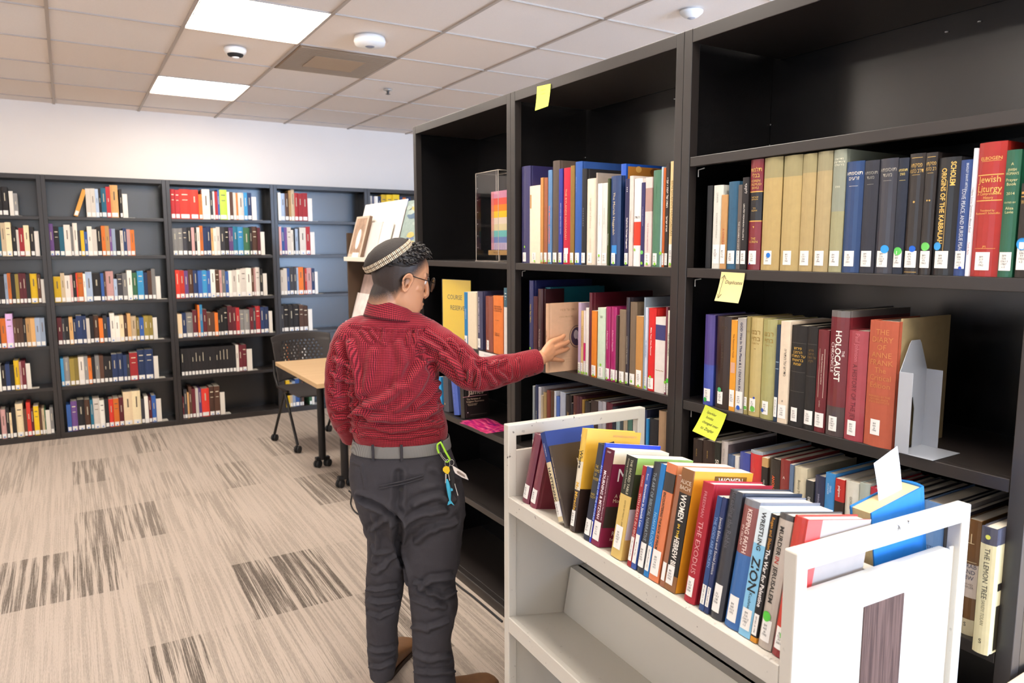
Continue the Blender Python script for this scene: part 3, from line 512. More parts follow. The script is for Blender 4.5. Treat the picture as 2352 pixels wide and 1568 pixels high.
# ---- bay the man reaches into, middle shelf
g = 'books on the shelf the hand touches'
HB = row([(200, 243, 110, '20245A', 'H', dict(gloss=1, d=.28, t=[('הגדה של פסח', 'v', .6, .012, 'C8B040', .5, .5)], dot=[('8FD03A', .17, .0045)])), (245, 288, 280, '4A1E26', 'H', dict(d=.13, dot=[('8FD03A', .17, .0045)])), (290, 342, 200, '3A1A20', 'H', dict(gloss=1, d=.10, t=[('The Family Haggadah', 'v', .35, .008, 'E8C8C0')])),
     (364, 420, 183, '1E6E80', 'H', dict(gloss=1, sb=.04, d=.26, lab=False)), (722, 752, 345, 'B6A0BC', 'P', dl()), (753, 778, 430, 'D6B67C', 'P', dict(t=[('THE BABY HAGGADAH', 'v', .6, .007, '6A3A1A')], **dl())),
     (780, 800, 430, 'E0D4D4', 'P', dict(bands=[(.22, .5, 'C02868')], **dl())), (802, 832, 400, 'E4DCD4', 'P', dl()), (834, 860, 240, '5A1A26', 'H', dict(gloss=1, d=.27, lab=False)), (862, 916, 432, 'DE8020', 'P', dl()), (926, 1006, 400, 'CBDCC6', 'P', dict(t=[('W', 'h', .87, .014, '3A4030')], dot=[('8FD03A', .2, .0045)])),
     (1007, 1056, 388, 'A61C64', 'H', dict(gloss=1, t=[('A Passover Haggadah', 'v', .55, .007, 'F0C0D8')], **dl())), (1058, 1118, 392, 'A81E68', 'H', dict(gloss=1, t=[('A Passover Haggadah', 'v', .55, .008, 'F0C0D8')], **dl())), (1120, 1142, 480, '3A2A24', 'P', dl()), (1144, 1216, 420, '84705A', 'H', dict(t=[('..........', 'v', .6, .008, 'A89478')], **dl())),
     (1218, 1254, 290, '2B242E', 'H', dict(gloss=1, d=.27, t=[('HAGGADAH FOR PASSOVER', 'v', .4, .007, 'C8C0A8')], **dl())), (1256, 1326, 340, '76634F', 'H', dict(dot=[('8FD03A', .06, .0045)])), (1328, 1404, 488, 'BE8848', 'P', dict(labh=.05, **dl())), (1406, 1422, 290, '8898A6', 'H', dict(d=.27, lab=False, gloss=1)),
     (1424, 1448, 395, 'CCD6E6', 'P', dict(t=[('MY HAGGADAH', 'v', .5, .007, '2A50A0')], **dl())), (1450, 1526, 405, 'D6201E', 'H', dict(t=[('Make Your Own Passover', 'V', .6, .008, 'F8E8E0')], dot=[('8FD03A', .17, .0045)])), (1530, 1634, 500, 'E4DCD6', 'P', dict(bands=[(.7, .9, '3A3A70')], t=[('~~~', 'h', .3, .02, 'A87838')], lab=False)),
     (1636, 1656, 390, '7C3C4A', 'P', dict(dot=[('8FD03A', .14, .0045)])), (1658, 1684, 428, 'E6E0D0', 'P', dict(t=[('NEW HAGGADAH', 'v', .6, .008, '2A2A2A')], dot=[('4FC83A', .17, .007)])), (1686, 1704, 470, 'C8AC80', 'P', dict(lab=False))],
    baseR(LV[3], .012), RU, X, Z, 'on the shelf the hand touches', g, 4.611, x_off=1170, y_off=620, kw=k2, maxd=.32, defd=.2)
# the book being pulled out
_u0 = solve_x(1252, Vector((XR-.075, 0, LV[3])), RU); _h = solve_y(697, Vector((XR-.075, -_u0, LV[3])), Z)
hb = book('book', Matrix.Translation((XR-.075, -_u0, LV[3]+.0006)) @ Matrix((RU, X, Z)).transposed().to_4x4(), .0135, _h, .175, 'D9B08E', 'H', lab=False, gloss=1,
     t=[('הגדה של', 'v', .55, .008, '8A5A40', .5, .6)], cover=[('ell', .72, .50, .034, .040, '7A6A60'), ('ell', .72, .50, .031, .037, 'D9B08E'), ('ell', .72, .50, .027, .033, '5A4A60'), ('ell', .69, .53, .010, .016, 'E4DCE0'), ('ell', .76, .49, .008, .012, 'D4CCE0'), ('text', 'הגדה של פסח', .5, .9, .012, 'B08A6A'), ('text', 'סדר ההגדה כמנהג', .45, .80, .008, 'B8946E'), ('text', '...................', .5, .74, .006, 'A8805E'), ('text', '.............. ........', .5, .22, .006, '9A7454'), ('text', '......................', .5, .18, .006, '9A7454'), ('text', '...................', .5, .14, .006, '9A7454')])
tag(hb, 'tan haggadah with oval portrait being pulled out by the man', 'book', g)
# ---- bay the man reaches into, lower shelf
g = 'books on the low shelf behind the cart frame'
row([(230, 256, 140, '8A9298', 'P', {}), (258, 296, 130, '1E2A50', 'H', dict(d=.27, t=[('THE HAGGADAH', 'v', .5, .008, 'A8A888')])), (298, 330, 155, 'C4C4CE', 'H', dict(d=.27)), (334, 356, 255, 'B8A890', 'P', {}), (358, 396, 220, '9E865A', 'H', {}), (398, 446, 195, '6E2E1E', 'H', {}), (448, 492, 205, '4A3018', 'H', {}), (494, 516, 205, 'C8CCD4', 'H', dict(d=.27)), (517, 556, 270, '4866AE', 'H', {}),
     (558, 624, 220, 'A8AEBE', 'H', dict(d=.27)), (628, 700, 250, '2A201C', 'H', dict(t=[('הגדה', 'v', .7, .014, 'D8B05A')])), (702, 722, 350, '24222A', 'P', {}), (724, 768, 260, '582A26', 'H', dict(t=[('AMERICA', 'v', .7, .009, 'C89A5A')])), (770, 800, 272, '4C222A', 'H', {}), (802, 832, 276, '481E28', 'H', {}), (834, 862, 310, '8A6A2A', 'H', {}), (864, 926, 335, '2A221E', 'H', dict(t=[('הגדה ל', 'v', .7, .012, 'D8B05A')])),
     (929, 1024, 322, '34231D', 'H', dict(t=[('הגדות', 'v', .7, .015, 'D0B8A0')])), (1028, 1080, 330, '96949C', 'H', dict(d=.27)), (1082, 1122, 335, 'A4A0A6', 'H', {}), (1125, 1202, 350, '561826', 'H', dict(t=[('ALL OF', 'v', .45, .010, 'C89A90')])), (1205, 1246, 400, '1E2230', 'H', {}), (1250, 1300, 440, '869C9E', 'H', {}), (1302, 1338, 450, '3A4448', 'H', {}), (1340, 1390, 450, 'AA9C84', 'H', {}), (1392, 1450, 455, '466C5E', 'H', {}), (1455, 1500, 450, '2A2630', 'H', {}), (1503, 1560, 440, '28304E', 'H', {}), (1563, 1622, 430, '1E2848', 'H', dict(d=.26)),
     (1624, 1650, 540, '2A86C4', 'P', {}), (1653, 1760, 548, '1E1D20', 'H', dict(t=[('THE BOOK', 'v', .55, .009, '7A7670')])), (1766, 1860, 450, 'B49474', 'H', dict(t=[('........', 'v', .6, .006, '8A6A4A')])), (1864, 1905, 470, '3A2C26', 'H', {})],
    baseR(.772, .012), RU, X, Z, 'low behind the cart frame', g, 5.345, x_off=1180, y_off=860, zx=.24, kw=dict(labh=.034, lab=2), maxd=.32, defd=.19)
# ---- far bay of the dark shelving
g = 'course reserve books'
row([(760, 815, 360, '1F79B2', 'P', dict(dot=[('2255B8', .12, .004, .3)], t=[('HANDBOOK', 'v', .6, .008, 'E8EEF4')], label='thin blue paperback beside the yellow sign')), (817, 953, 360, 'E8D8BC', 'P', dict(lab=False, sb=-.005, bands=[(.0, 1, 'E6D6BA')], label='thick cream book right of the thin blue one, far bay')), (957, 1045, 350, '3A3A5A', 'H', dict(gloss=1, t=[('OLD TESTAMENT PARSING GUIDE', 'V', .6, .010, 'E0DCE8', .5, .7)], label='navy parsing guide book among the course reserves')),
     (1092, 1212, 430, '86402E', 'H', dict(gloss=1, t=[('....', 'h', .9, .01, 'C89080'), ('...', 'h', .8, .01, 'C89080')], label='reddish brown hardcover beside the orange box', labw=.02)), (1217, 1375, 425, 'E27A34', 'H', dict(lab=False, t=[('PERIOD BOOK\nCOURSE READER\nFALL READINGS', 'h', .78, .009, '4A2010'), ('DR. J. SMITH', 'h', .58, .006, '4A2010'), ('Copies on\nRESERVE', 'h', .34, .009, '4A2010')], label='orange bound course reader with black lettering, far bay')),
     (1388, 1482, 295, 'E0D8D2', 'H', dict(lab=False, bands=[(.72, 1, '3C6070')], t=[('▬\n▬\n▪', 'h', .88, .012, 'D8D8D0')], label='white and slate book at the near end of the course reserves'))],
    baseR(LV[3], .012), RU, X, Z, '', g, 7.129, x_off=960, y_off=620, kw=dict(labh=.04), maxd=.32, defd=.19)
g = 'books beside the pink flyers'
row([(95, 150, 60, '2E9AD8', 'P', dict(lab=False, lean=-4, sb=.02, label='bright blue book leaning behind the grey one, low shelf')), (172, 285, 60, '4A4A52', 'H', dict(lab=False, lean=-3, dot=[('D8B060', .22, .004)], label='charcoal book leaning left of the blue one near the pink flyers')), (400, 520, 130, '4B62B4', 'H', dict(lab=False, lean=-10, t=[('THE INNER TEACHING', 'v', .6, .009, '8A9AD8')], label='medium blue book leaning steeply against the black james book')),
     (555, 640, 200, '231F1E', 'H', dict(lab=False, lean=-4, gloss=1, d=.135, cover=[('text', 'James', .5, .72, .034, 'EDE0C8'), ('text', 'William', .28, .80, .013, 'EDE0C8'), ('rect', .0, .92, .60, .612, 'D8A0A8'), ('text', 'The Varieties of', .40, .53, .011, 'D8C8A8'), ('text', 'Religious Experience', .46, .46, .011, 'D8C8A8'), ('text', 'With an introduction', .35, .395, .006, 'D8C8A8'), ('text', 'by Jaroslav Pelikan', .35, .36, .006, 'D8C8A8'), ('ell', .16, .16, .0022, .0022, 'F0E8F0'), ('rect', .25, .9, .085, .089, 'A89890')], label='black paperback with white james lettering facing out above the pink flyers'))],
    baseR(.772, .02), RU, X, Z, '', g, 9.8, x_off=1000, y_off=860, kw={}, maxd=.3, defd=.15)
# ================================================================== BOOK CART
AD = Vector((-.047, -.9989, 0)).normalized(); BD = Vector((.9989, -.047, 0)).normalized()
C0 = Vector((.9685, 1.642, 0)); CL, CW, CT = .959, .458, 1.08
MC = Matrix.Translation(C0) @ Matrix((AD, BD, Z)).transposed().to_4x4()
def chip_mat():
    m = bpy.data.materials.new('cart_paint'); m.use_nodes = True; nt = m.node_tree; N = nt.nodes; L = nt.links; b = N['Principled BSDF']; b.inputs['Roughness'].default_value = .33; b.inputs['Specular IOR Level'].default_value = .45
    tc = N.new('ShaderNodeTexCoord'); n = N.new('ShaderNodeTexNoise'); n.inputs['Scale'].default_value = 75; n.inputs['Detail'].default_value = 5; n2 = N.new('ShaderNodeTexNoise'); n2.inputs['Scale'].default_value = 9
    L.new(tc.outputs['Object'], n.inputs['Vector']); L.new(tc.outputs['Object'], n2.inputs['Vector'])
    ge = N.new('ShaderNodeNewGeometry'); mt = N.new('ShaderNodeMath'); mt.operation = 'MULTIPLY'
    at = N.new('ShaderNodeAttribute'); at.attribute_name = 'edge'
    cr = N.new('ShaderNodeMapRange'); cr.inputs[1].default_value = .655; cr.inputs[2].default_value = .68; L.new(n.outputs[0], cr.inputs[0])
    c2 = N.new('ShaderNodeMapRange'); c2.inputs[1].default_value = .45; c2.inputs[2].default_value = .6; L.new(n2.outputs[0], c2.inputs[0])
    a1 = N.new('ShaderNodeMath'); a1.operation = 'MULTIPLY'; L.new(cr.outputs[0], a1.inputs[0]); L.new(c2.outputs[0], a1.inputs[1])
    a2 = N.new('ShaderNodeMath'); a2.operation = 'MULTIPLY'; L.new(a1.outputs[0], a2.inputs[0]); L.new(at.outputs['Fac'], a2.inputs[1])
    mx = N.new('ShaderNodeMix'); mx.data_type = 'RGBA'; mx.inputs[6].default_value = lin('D6D1C6'); mx.inputs[7].default_value = lin('3A3028'); L.new(a2.outputs[0], mx.inputs[0]); L.new(mx.outputs[2], b.inputs['Base Color'])
    return m
CP = chip_mat()
cart = empty('book_cart', M=MC)
def cbox(name, a, b, c=.003, par=cart, m=None):
    mb = MB(); mb.bbox(a, b, m or CP, c); o = mb.build(name, par)
    at = o.data.attributes.new('edge', 'FLOAT', 'POINT')      # wear along the chamfered edges
    lo, hi = Vector(a), Vector(b)
    for i, v in enumerate(o.data.vertices):
        at.data[i].value = 1.0
    return o
def frame(x0, x1, near):
    e = None
    mb = MB(); T = .026
    mb.bbox((x0, 0, .13), (x1, T, CT), CP, .003); mb.bbox((x0, CW-T, .13), (x1, CW, CT), CP, .003); mb.bbox((x0+.0005, T-.004, CT-.032), (x1-.0005, CW-T+.004, CT), CP, .003); mb.bbox((x0+.0005, T-.004, .13), (x1-.0005, CW-T+.004, .16), CP, .003)
    o = mb.build('end_frame', cart); at = o.data.attributes.new('edge', 'FLOAT', 'POINT')
    for i, v in enumerate(o.data.vertices): at.data[i].value = 1.0 if (v.co.y < .004 or v.co.y > CW-.004 or v.co.z > CT-.003) else .0
    xm = (x0+x1)/2; px0, px1 = xm-.006, xm+.006
    # panel with one rounded corner
    r = .03; y0, y1, z0, z1 = T-.002, CW-T+.002, .158, 1.006
    pts = [(y0, z0), (y1, z0)]+[(y1-.012-r+r*cos(a*pi/16), z1-r+r*sin(a*pi/16)) for a in range(0, 9)]+[(y0, z1)]
    pts[1] = (y1-.012, z0)
    mb = MB(); mb.prism(pts, px0, px1, CP, ax=0); p = mb.build('end_panel', cart)
    mb = MB(); mb.bbox((xm-.002, y1-.014, z0), (xm+.002, y1, z1-.005), CP, .001); mb.build('panel_channel', cart)
    if near:
        wm = bpy.data.materials.new('wood_laminate'); wm.use_nodes = True; nt = wm.node_tree; N = nt.nodes; L = nt.links; b = N['Principled BSDF']; b.inputs['Roughness'].default_value = .65; b.inputs['Specular IOR Level'].default_value = .2
        tc = N.new('ShaderNodeTexCoord'); mp = N.new('ShaderNodeMapping'); mp.inputs['Scale'].default_value = (1, 70, 2.5); n = N.new('ShaderNodeTexNoise'); n.inputs['Scale'].default_value = 2; n.inputs['Detail'].default_value = 6; n.inputs['Distortion'].default_value = 1.2
        cr = N.new('ShaderNodeValToRGB'); cr.color_ramp.elements[0].position = .3; cr.color_ramp.elements[0].color = lin('3A2823'); cr.color_ramp.elements[1].position = .7; cr.color_ramp.elements[1].color = lin('6E554C')
        L.new(tc.outputs['Object'], mp.inputs[0]); L.new(mp.outputs[0], n.inputs['Vector']); L.new(n.outputs[0], cr.inputs[0]); L.new(cr.outputs[0], b.inputs['Base Color'])
        mb = MB(); mb.bbox((px1-.001, .176, .30), (px1+.0015, .284, .948), wm, .0006); tag(mb.build('wood_inlay', cart), 'dark walnut laminate strip')
frame(0, .026, False); frame(CL-.026, CL, True)
def vshelf(z):
    sl = math.tan(rad(10)); t = .004; x0, x1 = .0265, CL-.0265; mb = MB()
    for s in (0, 1):
        f = (lambda y: y) if s == 0 else (lambda y: CW-y)
        def P(pts): 
            q = [(f(a), c) for a, c in pts]; return q if s == 0 else q[::-1]
        mb.prism(P([(0, z-.042), (.0, z-.002), (.002, z), (.014, z), (.014, z-.042)]), x0-.0004, x1+.0004, CP, ax=0)
        yt = .178; zt = z-(yt-.012)*sl; zr = z+.100; yr = yt+(zr-zt)*sl
        mb.prism(P([(.012, z-.004), (.012, z), (yt, zt), (yr, zr), (.233, zr), (.233, zr-.004), (yr+.004, zr-.004), (yt+.003, zt-.004)]), x0, x1, CP, ax=0)
    o = mb.build('shelf', cart); at = o.data.attributes.new('edge', 'FLOAT', 'POINT')
    for i, v in enumerate(o.data.vertices): at.data[i].value = 1.0 if (v.co.y < .003 or v.co.y > CW-.003) else (.25 if v.co.y < .02 else 0)
for z in (.885, .545, .205): vshelf(z)
for x in (.03, CL-.03):
    for y in (.04, CW-.04):
        mb = MB(); mb.lathe([(0, -.028), (.056, -.028), (.062, -.02), (.062, .0), (.056, .008), (0, .008)], INK, 20); c = mb.build('caster', cart)
        c.matrix_local = Matrix.Translation((x, y+.0, .0625)) @ Matrix.Rotation(pi/2, 4, 'X')
        mb = MB(); mb.bbox((x-.012, y-.018, .075), (x+.012, y+.022, .133), mat('9A9A98', .35, metal=.8, var=0), .002); mb.build('caster_fork', cart)
tag(cart, 'cream metal book cart with chipped edges, loaded with tilted books', 'book cart')
tl = rad(10); DC = (BD*cos(tl)-Z*sin(tl)).normalized(); UC = (Z*cos(tl)+BD*sin(tl)).normalized()
CB = C0+Z*.886+BD*.016
g = 'books on the front of the cart'
P_ = 'from the far end of the cart'
def cr(entries, xo, yo, S): return row(entries, CB, AD, DC, UC, P_, g, S, x_off=xo, y_off=yo, kw=dict(labh=.036, labz=.012), maxd=.160, defd=.155)
def lab3(s): return dict(label=s)
def mm(*a, **k): return dict(**k)
cr([(190, 252, 303, '70203A', 'H', dict(gloss=1, lean=3, d=.16, label='dark maroon bound volume, first on the cart top at the far end', t=[('......', 'h', .8, .008, '9A4A4A')])),
    (262, 322, 318, '7A243A', 'H', dict(gloss=1, lean=4, d=.16, label='dark maroon bound volume leaning second on the cart, left of the blue and cream one', t=[('......', 'h', .8, .008, '9A4A4A')])),
    (640, 700, 275, 'E8C048', 'H', dict(gloss=1, d=.165, lean=-3, bands=[(0, .40, '3A2A26'), (.4, .68, 'E6DCC4')], t=[('Where', 'V', .70, .015, '24201C', .5, .3), ('My Miracle', 'V', .34, .015, 'E0B040', .5, .38)], label='tall yellow and brown book where the cart row turns upright', cover=[('rect', .0, 1, .42, 1, 'E9B23C'), ('rect', .0, 1, 0, .42, '33241F'), ('poly', [(.3, .86), (.5, .9), (.6, .8), (.99, .7), (.99, .5), (.55, .5), (.2, .52), (.3, .66)], '2A211D'), ('text', 'HOWARD SCHWARTZ', .7, .95, .007, 'D89A6A')], labw=.015)),
    (772, 832, 408, '23283A', 'H', dict(bands=[(.45, 1, '34363C')], t=[('THE\nFORMS\nOF\nPRAYER', 'h', .70, .0095, 'C8A83A'), ('AND\nROOT', 'h', .46, .007, 'C8A83A')], lab=1, label='dark slate prayer book with gold lettering on the cart')),
    (835, 850, 400, '1B3CC0', 'P', dict(gloss=1, d=.175, lab=1, t=[('AND THE AGE OF THE UNIVERSE', 'v', .5, .0085, 'B8D0F4')], label='vivid blue slim book beside the prayer book on the cart')),
    (851, 926, 455, '5A0A28', 'P', dict(d=.175, labh=.042, bands=[(0, .2, '7A123C')], t=[('MOURNING & MITZVAH', 'V', .52, .0135, 'F4E8EC', .38, .50), ('A Guided Journal for Walking the Mourner\'s Path', 'v', .5, .005, 'F0D8E0', .8, .6), ('GRIEF', 'h', .965, .0055, 'F4E8EC')], label='magenta and cream paperback about mourning on the cart', cover=[('rect', .02, 1, .86, 1, 'EFE0C0'), ('rect', .02, 1, .42, .86, '7C0F3C'), ('rect', .02, 1, .2, .42, '2E2824'), ('ell', .5, .29, .035, .018, 'E0541C'), ('rect', .02, 1, 0, .2, '7C0F3C'), ('text', 'M', .22, .74, .042, 'F6EEF0'), ('text', 'A G', .2, .53, .012, 'F6E8D8'), ('text', 'Mourner', .25, .48, .012, 'F6E8D8'), ('text', 'Rabbi', .28, .14, .014, 'F6EEF0'), ('text', 'Revised', .25, .08, .009, 'F6E0E8')]))], 1150, 920, 4.126)
row([
    (536, 600, 322, 'E6D3A8', 'H', dict(lean=-24, h=.218, bands=[(.66, 1, '1E3A80')], t=[('HASTENING', 'V', .40, .016, '26242A', .45, .46), ('HASTENING', 'v', .80, .006, 'E8E8F0', .5, .3)], label='blue and cream book leaning steeply left on the cart', cover=[('rect', 0, 1, .0, 1, '1E3A86'), ('ell', .8, .88, .016, .012, 'E8E8EC')])),
    (604, 634, 405, '3E342F', 'P', dict(lean=-23, h=.193, gloss=1, t=[('MICHAEL BENSON THE MANY FACES', 'v', .6, .006, 'D0B8A0')], label='brown paperback with orange shape on its cover, leaning behind the yellow book', cover=[('text', 'THE', .62, .86, .017, 'F4ECE4'), ('text', 'MANY', .6, .765, .017, 'F4ECE4'), ('text', 'Challenging the', .6, .70, .0075, 'D8A080'), ('poly', [(.85, .62), (.6, .5), (.62, .40), (.8, .22), (.99, .3), (.99, .6)], 'E8821C')], lab=False))], CB, AD, BD, Z, P_, g, 4.126, x_off=1150, y_off=920, kw=dict(labh=.036, labz=.012), maxd=.150, defd=.145)
cr([(1037, 1133, 525, '26281C', 'P', dict(d=.17, bands=[(0, .62, 'D8B868')], labz=.02, labh=.05, t=[('THE SACRED TABLE', 'v', .80, .010, 'D8D4B8', .62, .34), ('Creating a Jewish Food Ethic', 'v', .82, .0065, 'D8D4B8', .32, .3), ('EDITED BY MARY L. ZAMORE', 'v', .42, .006, '5A4A20', .6, .3)], label='green and mustard paperback with leafy cover on the cart', cover=[('rect', .02, 1, .84, 1, '9AC060'), ('rect', .02, 1, .5, .84, '2C3A20'), ('rect', .02, 1, .2, .5, 'D8D4DC'), ('ell', .3, .35, .02, .014, 'C8401C')]))], 1150, 920, 4.126)
cr([(193, 235, 243, 'A0222C', 'P', dict(labh=.05, t=[('WITH HEART IN MIND', 'v', .5, .0095, 'E8C0B0', .5, .5), ('MORINIS', 'v', .85, .006, 'E8C0B0')], label='slim red paperback between the mustard and blue ones on the cart')), (236, 288, 255, '34529C', 'P', dict(labh=.06, t=[('Innovation in Jewish Law', 'V', .62, .0095, 'E0E4F0', .5, .42), ('Bauer', 'v', .9, .006, 'E0E4F0')], label='medium blue paperback with white lettering, left of the slate one on the cart')),
    (290, 375, 207, '26292F', 'H', dict(gloss=1, labh=.05, t=[('THE ART OF BIBLICAL NARRATIVE', 'v', .60, .0125, '8A98A0', .5, .62), ('Robert', 'v', .2, .008, 'A8B0B8')], label='slate grey hardcover among the blue books on the cart', labw=.017)), (377, 430, 223, '1C78BE', 'P', dict(labh=.05, t=[("NOAH'S FLOOD", 'v', .42, .0105, '9AD0F0', .5, .3)], label='bright azure slim paperback left of the orange psalms book')),
    (432, 540, 218, 'D8794A', 'P', dict(d=.17, labh=.05, gloss=1, bands=[(.76, .92, '22201E')], t=[('ENCOUNTERING THE BOOK OF PSALMS', 'V', .50, .0105, '1E1A18', .28, .50)], cover=[('rect', .02, 1, .92, 1, 'E09A6C'), ('rect', .02, 1, 0, .92, 'D07A48')], label='orange paperback with black panel, encountering psalms, on the cart')),
    (560, 608, 350, '9A6448', 'P', dict(label='thin brown paperback squeezed left of the hebrew bible one', lab=2))], 1400, 1020, 4.9)
cr([(62, 138, 163, '8A5C34', 'P', dict(d=.165, labw=.019, bands=[(.13, .80, '1A1614')], t=[('WOMEN', 'V', .68, .021, 'F4EEE4', .5, .22), ('IN THE', 'V', .49, .009, 'E8C030'), ('HEBREW BIBLE', 'V', .29, .019, 'F4EEE4', .5, .30), ('ALICE\nBACH', 'h', .865, .0115, 'E8D8C0')], cover=[('rect', .02, 1, 0, 1, 'E09A1C'), ('rect', .35, .9, .89, .965, '2A2220'), ('text', 'WOMEN', .62, .925, .017, 'F4EEE4')], label='thick golden orange paperback on women in the hebrew bible')),
    (192, 262, 252, 'A81A2C', 'H', dict(d=.165, t=[('FREEDMAN', 'v', .82, .010, 'D08890', .5, .3), ('THE EXODUS', 'v', .46, .0165, 'D89898', .5, .44)], labw=.017, label='crimson hardcover with a red cloth back, exodus, on the cart')), (298, 330, 342, '27467C', 'P', dict(t=[('THE GODS ARE BROKEN', 'v', .6, .0085, '8AA8D8', .5, .5)], label='thin denim blue paperback right of the crimson hardcover')),
    (331, 358, 350, '263462', 'P', dict(t=[('Jewish Ethics and Social Justice', 'v', .58, .0085, 'D8D8D8', .5, .7)], label='thin navy and white paperback on ethics, left of the tall charcoal book')),
    (360, 440, 306, '2C2E37', 'H', dict(gloss=1, d=.17, t=[('Rereading the Rabbis', 'v', .78, .0145, '5A5C66', .5, .45)], labw=.018, labh=.05, label='tall charcoal hardcover with plastic jacket on the cart')),
    (456, 552, 366, '2C66A8', 'H', dict(gloss=1, d=.175, bands=[(.58, .95, '8C4C48'), (.95, 1, '7A7A80')], t=[('KEEPING FAITH', 'V', .76, .0125, 'E8D0C8', .55, .34), ('IN ISLAM', 'v', .72, .009, 'E8D0C8', .25, .2)], labw=.021, labh=.045, label='red and blue hardcover titled keeping faith on the cart')),
    (556, 632, 420, '85C3E6', 'P', dict(d=.165, bands=[(.72, 1, 'DCEAF2')], t=[('WRESTLING', 'V', .82, .0125, '1E2228', .5, .3), ('ZION', 'V', .48, .0245, '16181C', .45, .3), ('Kushner', 'v', .27, .0095, '1E2228')], labw=.020, label='pale blue paperback with bold black zion lettering')),
    (634, 674, 460, '1B1718', 'P', dict(bands=[(.0, .04, 'D89020')], t=[('The War for Palestine', 'V', .50, .011, 'F0ECE8', .5, .5), ('Rogan and Shlaim', 'v', .85, .0085, 'E8A030', .5, .25)], label='black slim paperback with white lettering beside the pale blue one')),
    (678, 764, 460, 'BCB0A4', 'H', dict(gloss=1, d=.175, bands=[(.96, 1, '4A4644')], t=[('MURDER', 'V', .80, .0125, '26221F', .42, .24), ('IN', 'V', .655, .0125, 'B03A30', .42), ('JERUSALEM', 'V', .47, .0125, '26221F', .42, .3)], dot=[('58C840', .235, .0085, .4)], labw=.019, label='sandy grey hardcover with black title blocks near the cart end')),
    (770, 862, 480, 'C43426', 'H', dict(gloss=1, d=.165, bands=[(.0, .17, '8E1C22')], cover=[('rect', .0, .22, 0, 1, 'E0504C'), ('rect', .22, 1, 0, 1, 'A89C94')], dot=[('58C840', .16, .008, .75)], labw=.02, label='scarlet and taupe hardcover, last against the near end of the cart'))], 1500, 1020, 2.862)
# rear side of the cart: one big blue book tipped toward the aisle, with a slip of paper
DR = (-BD*cos(tl)-Z*sin(tl)).normalized(); UR = (Z*cos(tl)-BD*sin(tl)).normalized()
bb = book('book', Matrix.Translation(C0+Z*.887+BD*(CW-.016)+AD*.905) @ Matrix((-AD, DR, UR)).transposed().to_4x4(), .044, .225, .155, '1574C0', 'H', lab=1, pg='DEC594')
tag(bb, 'big blue hardcover with a white slip, standing on the back side of the cart', 'book')
mb = MB(); A0 = C0+Z*.887+BD*(CW-.016)+AD*.905; q0 = A0-AD*.022+UR*.180+DR*.040; q1 = q0+DR*.066
n_ = 8; vs = []
for i in range(n_+1):
    for j in range(2):
        f = i/n_; vs.append((q1 if j else q0)+UR*(.112*f)-AD*(.012*f*f)+BD*(.010*f)+Z*(.012*f if j == 0 else 0))
mb.add(vs, [(2*i, 2*i+1, 2*i+3, 2*i+2) for i in range(n_)], mat('F2EEF2', .7, var=0), True)
vs2 = [v+AD*.0003 for v in vs]; mb.add(vs2, [(2*i+2, 2*i+3, 2*i+1, 2*i) for i in range(n_)], mat('F2EEF2', .7, var=0), True)
tag(mb.build('paper_slip'), 'white paper slip sticking out of the big blue book', 'paper slip')
# ================================================================== BOOKS ON THE BACK WALL
WB = {}
def backrow(spec, bay, lev, xo, yo, S, x0):
    """spec tokens: colour letter, right edge, top (crop pixels); '_' is a gap, W a white bookend"""
    out = []; base = Vector((0, YB+.016, BL[lev]+.0004)); X0 = x0
    for k in spec.split():
        c, rest = k[0], k[1:]; X1, Yt = (rest.split(',')+['0'])[:2]; X1 = float(X1); Yt = float(Yt)
        if c != '_':
            u0 = solve_x(xo+X0/S, base, X); u1 = solve_x(xo+X1/S, base, X); h = solve_y(yo+Yt/S, base+X*((u0+u1)/2), Z)
            out.append((u0, max(.008, u1-u0-.0006), min(h, .31), c, bay, lev))
        X0 = X1
    return out
Z1 = (0, 380, 3.675); Z2 = (0, 680, 3.675); Z3 = (620, 420, 5.2265); Z4 = (620, 400, 4.2); Z5 = (620, 700, 3.2); Z6 = (0, 400, 4.9); Z7 = (0, 700, 4.614)
R = []
R += backrow('w775,190 w815,190 l843,195 k865,190 e907,190 r943,175 t1008,165 _1018 k1042,195 W1085,240', 1, 5, *Z1, 735)
R += backrow('v465,490 k512,515 e553,515 w608,500 a630,510 w668,485 d692,545 y722,545 u750,555 w790,510 w828,535 k868,515 o900,505 t935,505 v955,530 l985,530 k1025,540 w1050,545 b1080,525 p1110,535 o1145,540', 1, 4, *Z1, 425)
R += backrow('y525,938 c560,905 w605,925 p625,920 k655,910 R665,905 o715,905 w735,910 l790,898 k862,910 u887,905 n905,900 p970,893 l998,955 d1045,920 a1085,905 w1125,885 g1170,905 s1222,890 b1255,900 n1290,885 a1322,868 W1362,935', 1, 3, *Z1, 465)
R += backrow('M535,180 d558,185 k595,180 t628,175 b655,190 b705,165 b740,165 w768,185 k800,165 n845,165 o880,185 d915,160 b940,175 w980,145 w1020,165 c1055,160 n1085,160 t1115,145 c1160,170 G1185,180 u1222,180 G1262,165 G1298,165 W1335,180', 1, 2, *Z2, 495)
R += backrow('s550,525 a600,520 G640,525 G675,520 w722,515 a755,505 o785,520 k815,510 a850,500 n885,500 k920,505 k955,505 b1000,490 b1050,485 b1080,495 d1105,490 r1172,478 b1235,455 b1305,450 W1345,505', 1, 1, *Z2, 525)
R += backrow('u612,915 v665,888 k728,875 n775,875 e800,875 w855,865 w895,880 k930,865 R970,870 o1015,865 M1055,855 c1130,808 c1200,800 d1230,865 w1262,845 M1290,850 u1328,840 W1370,865', 1, 0, *Z2, 575)
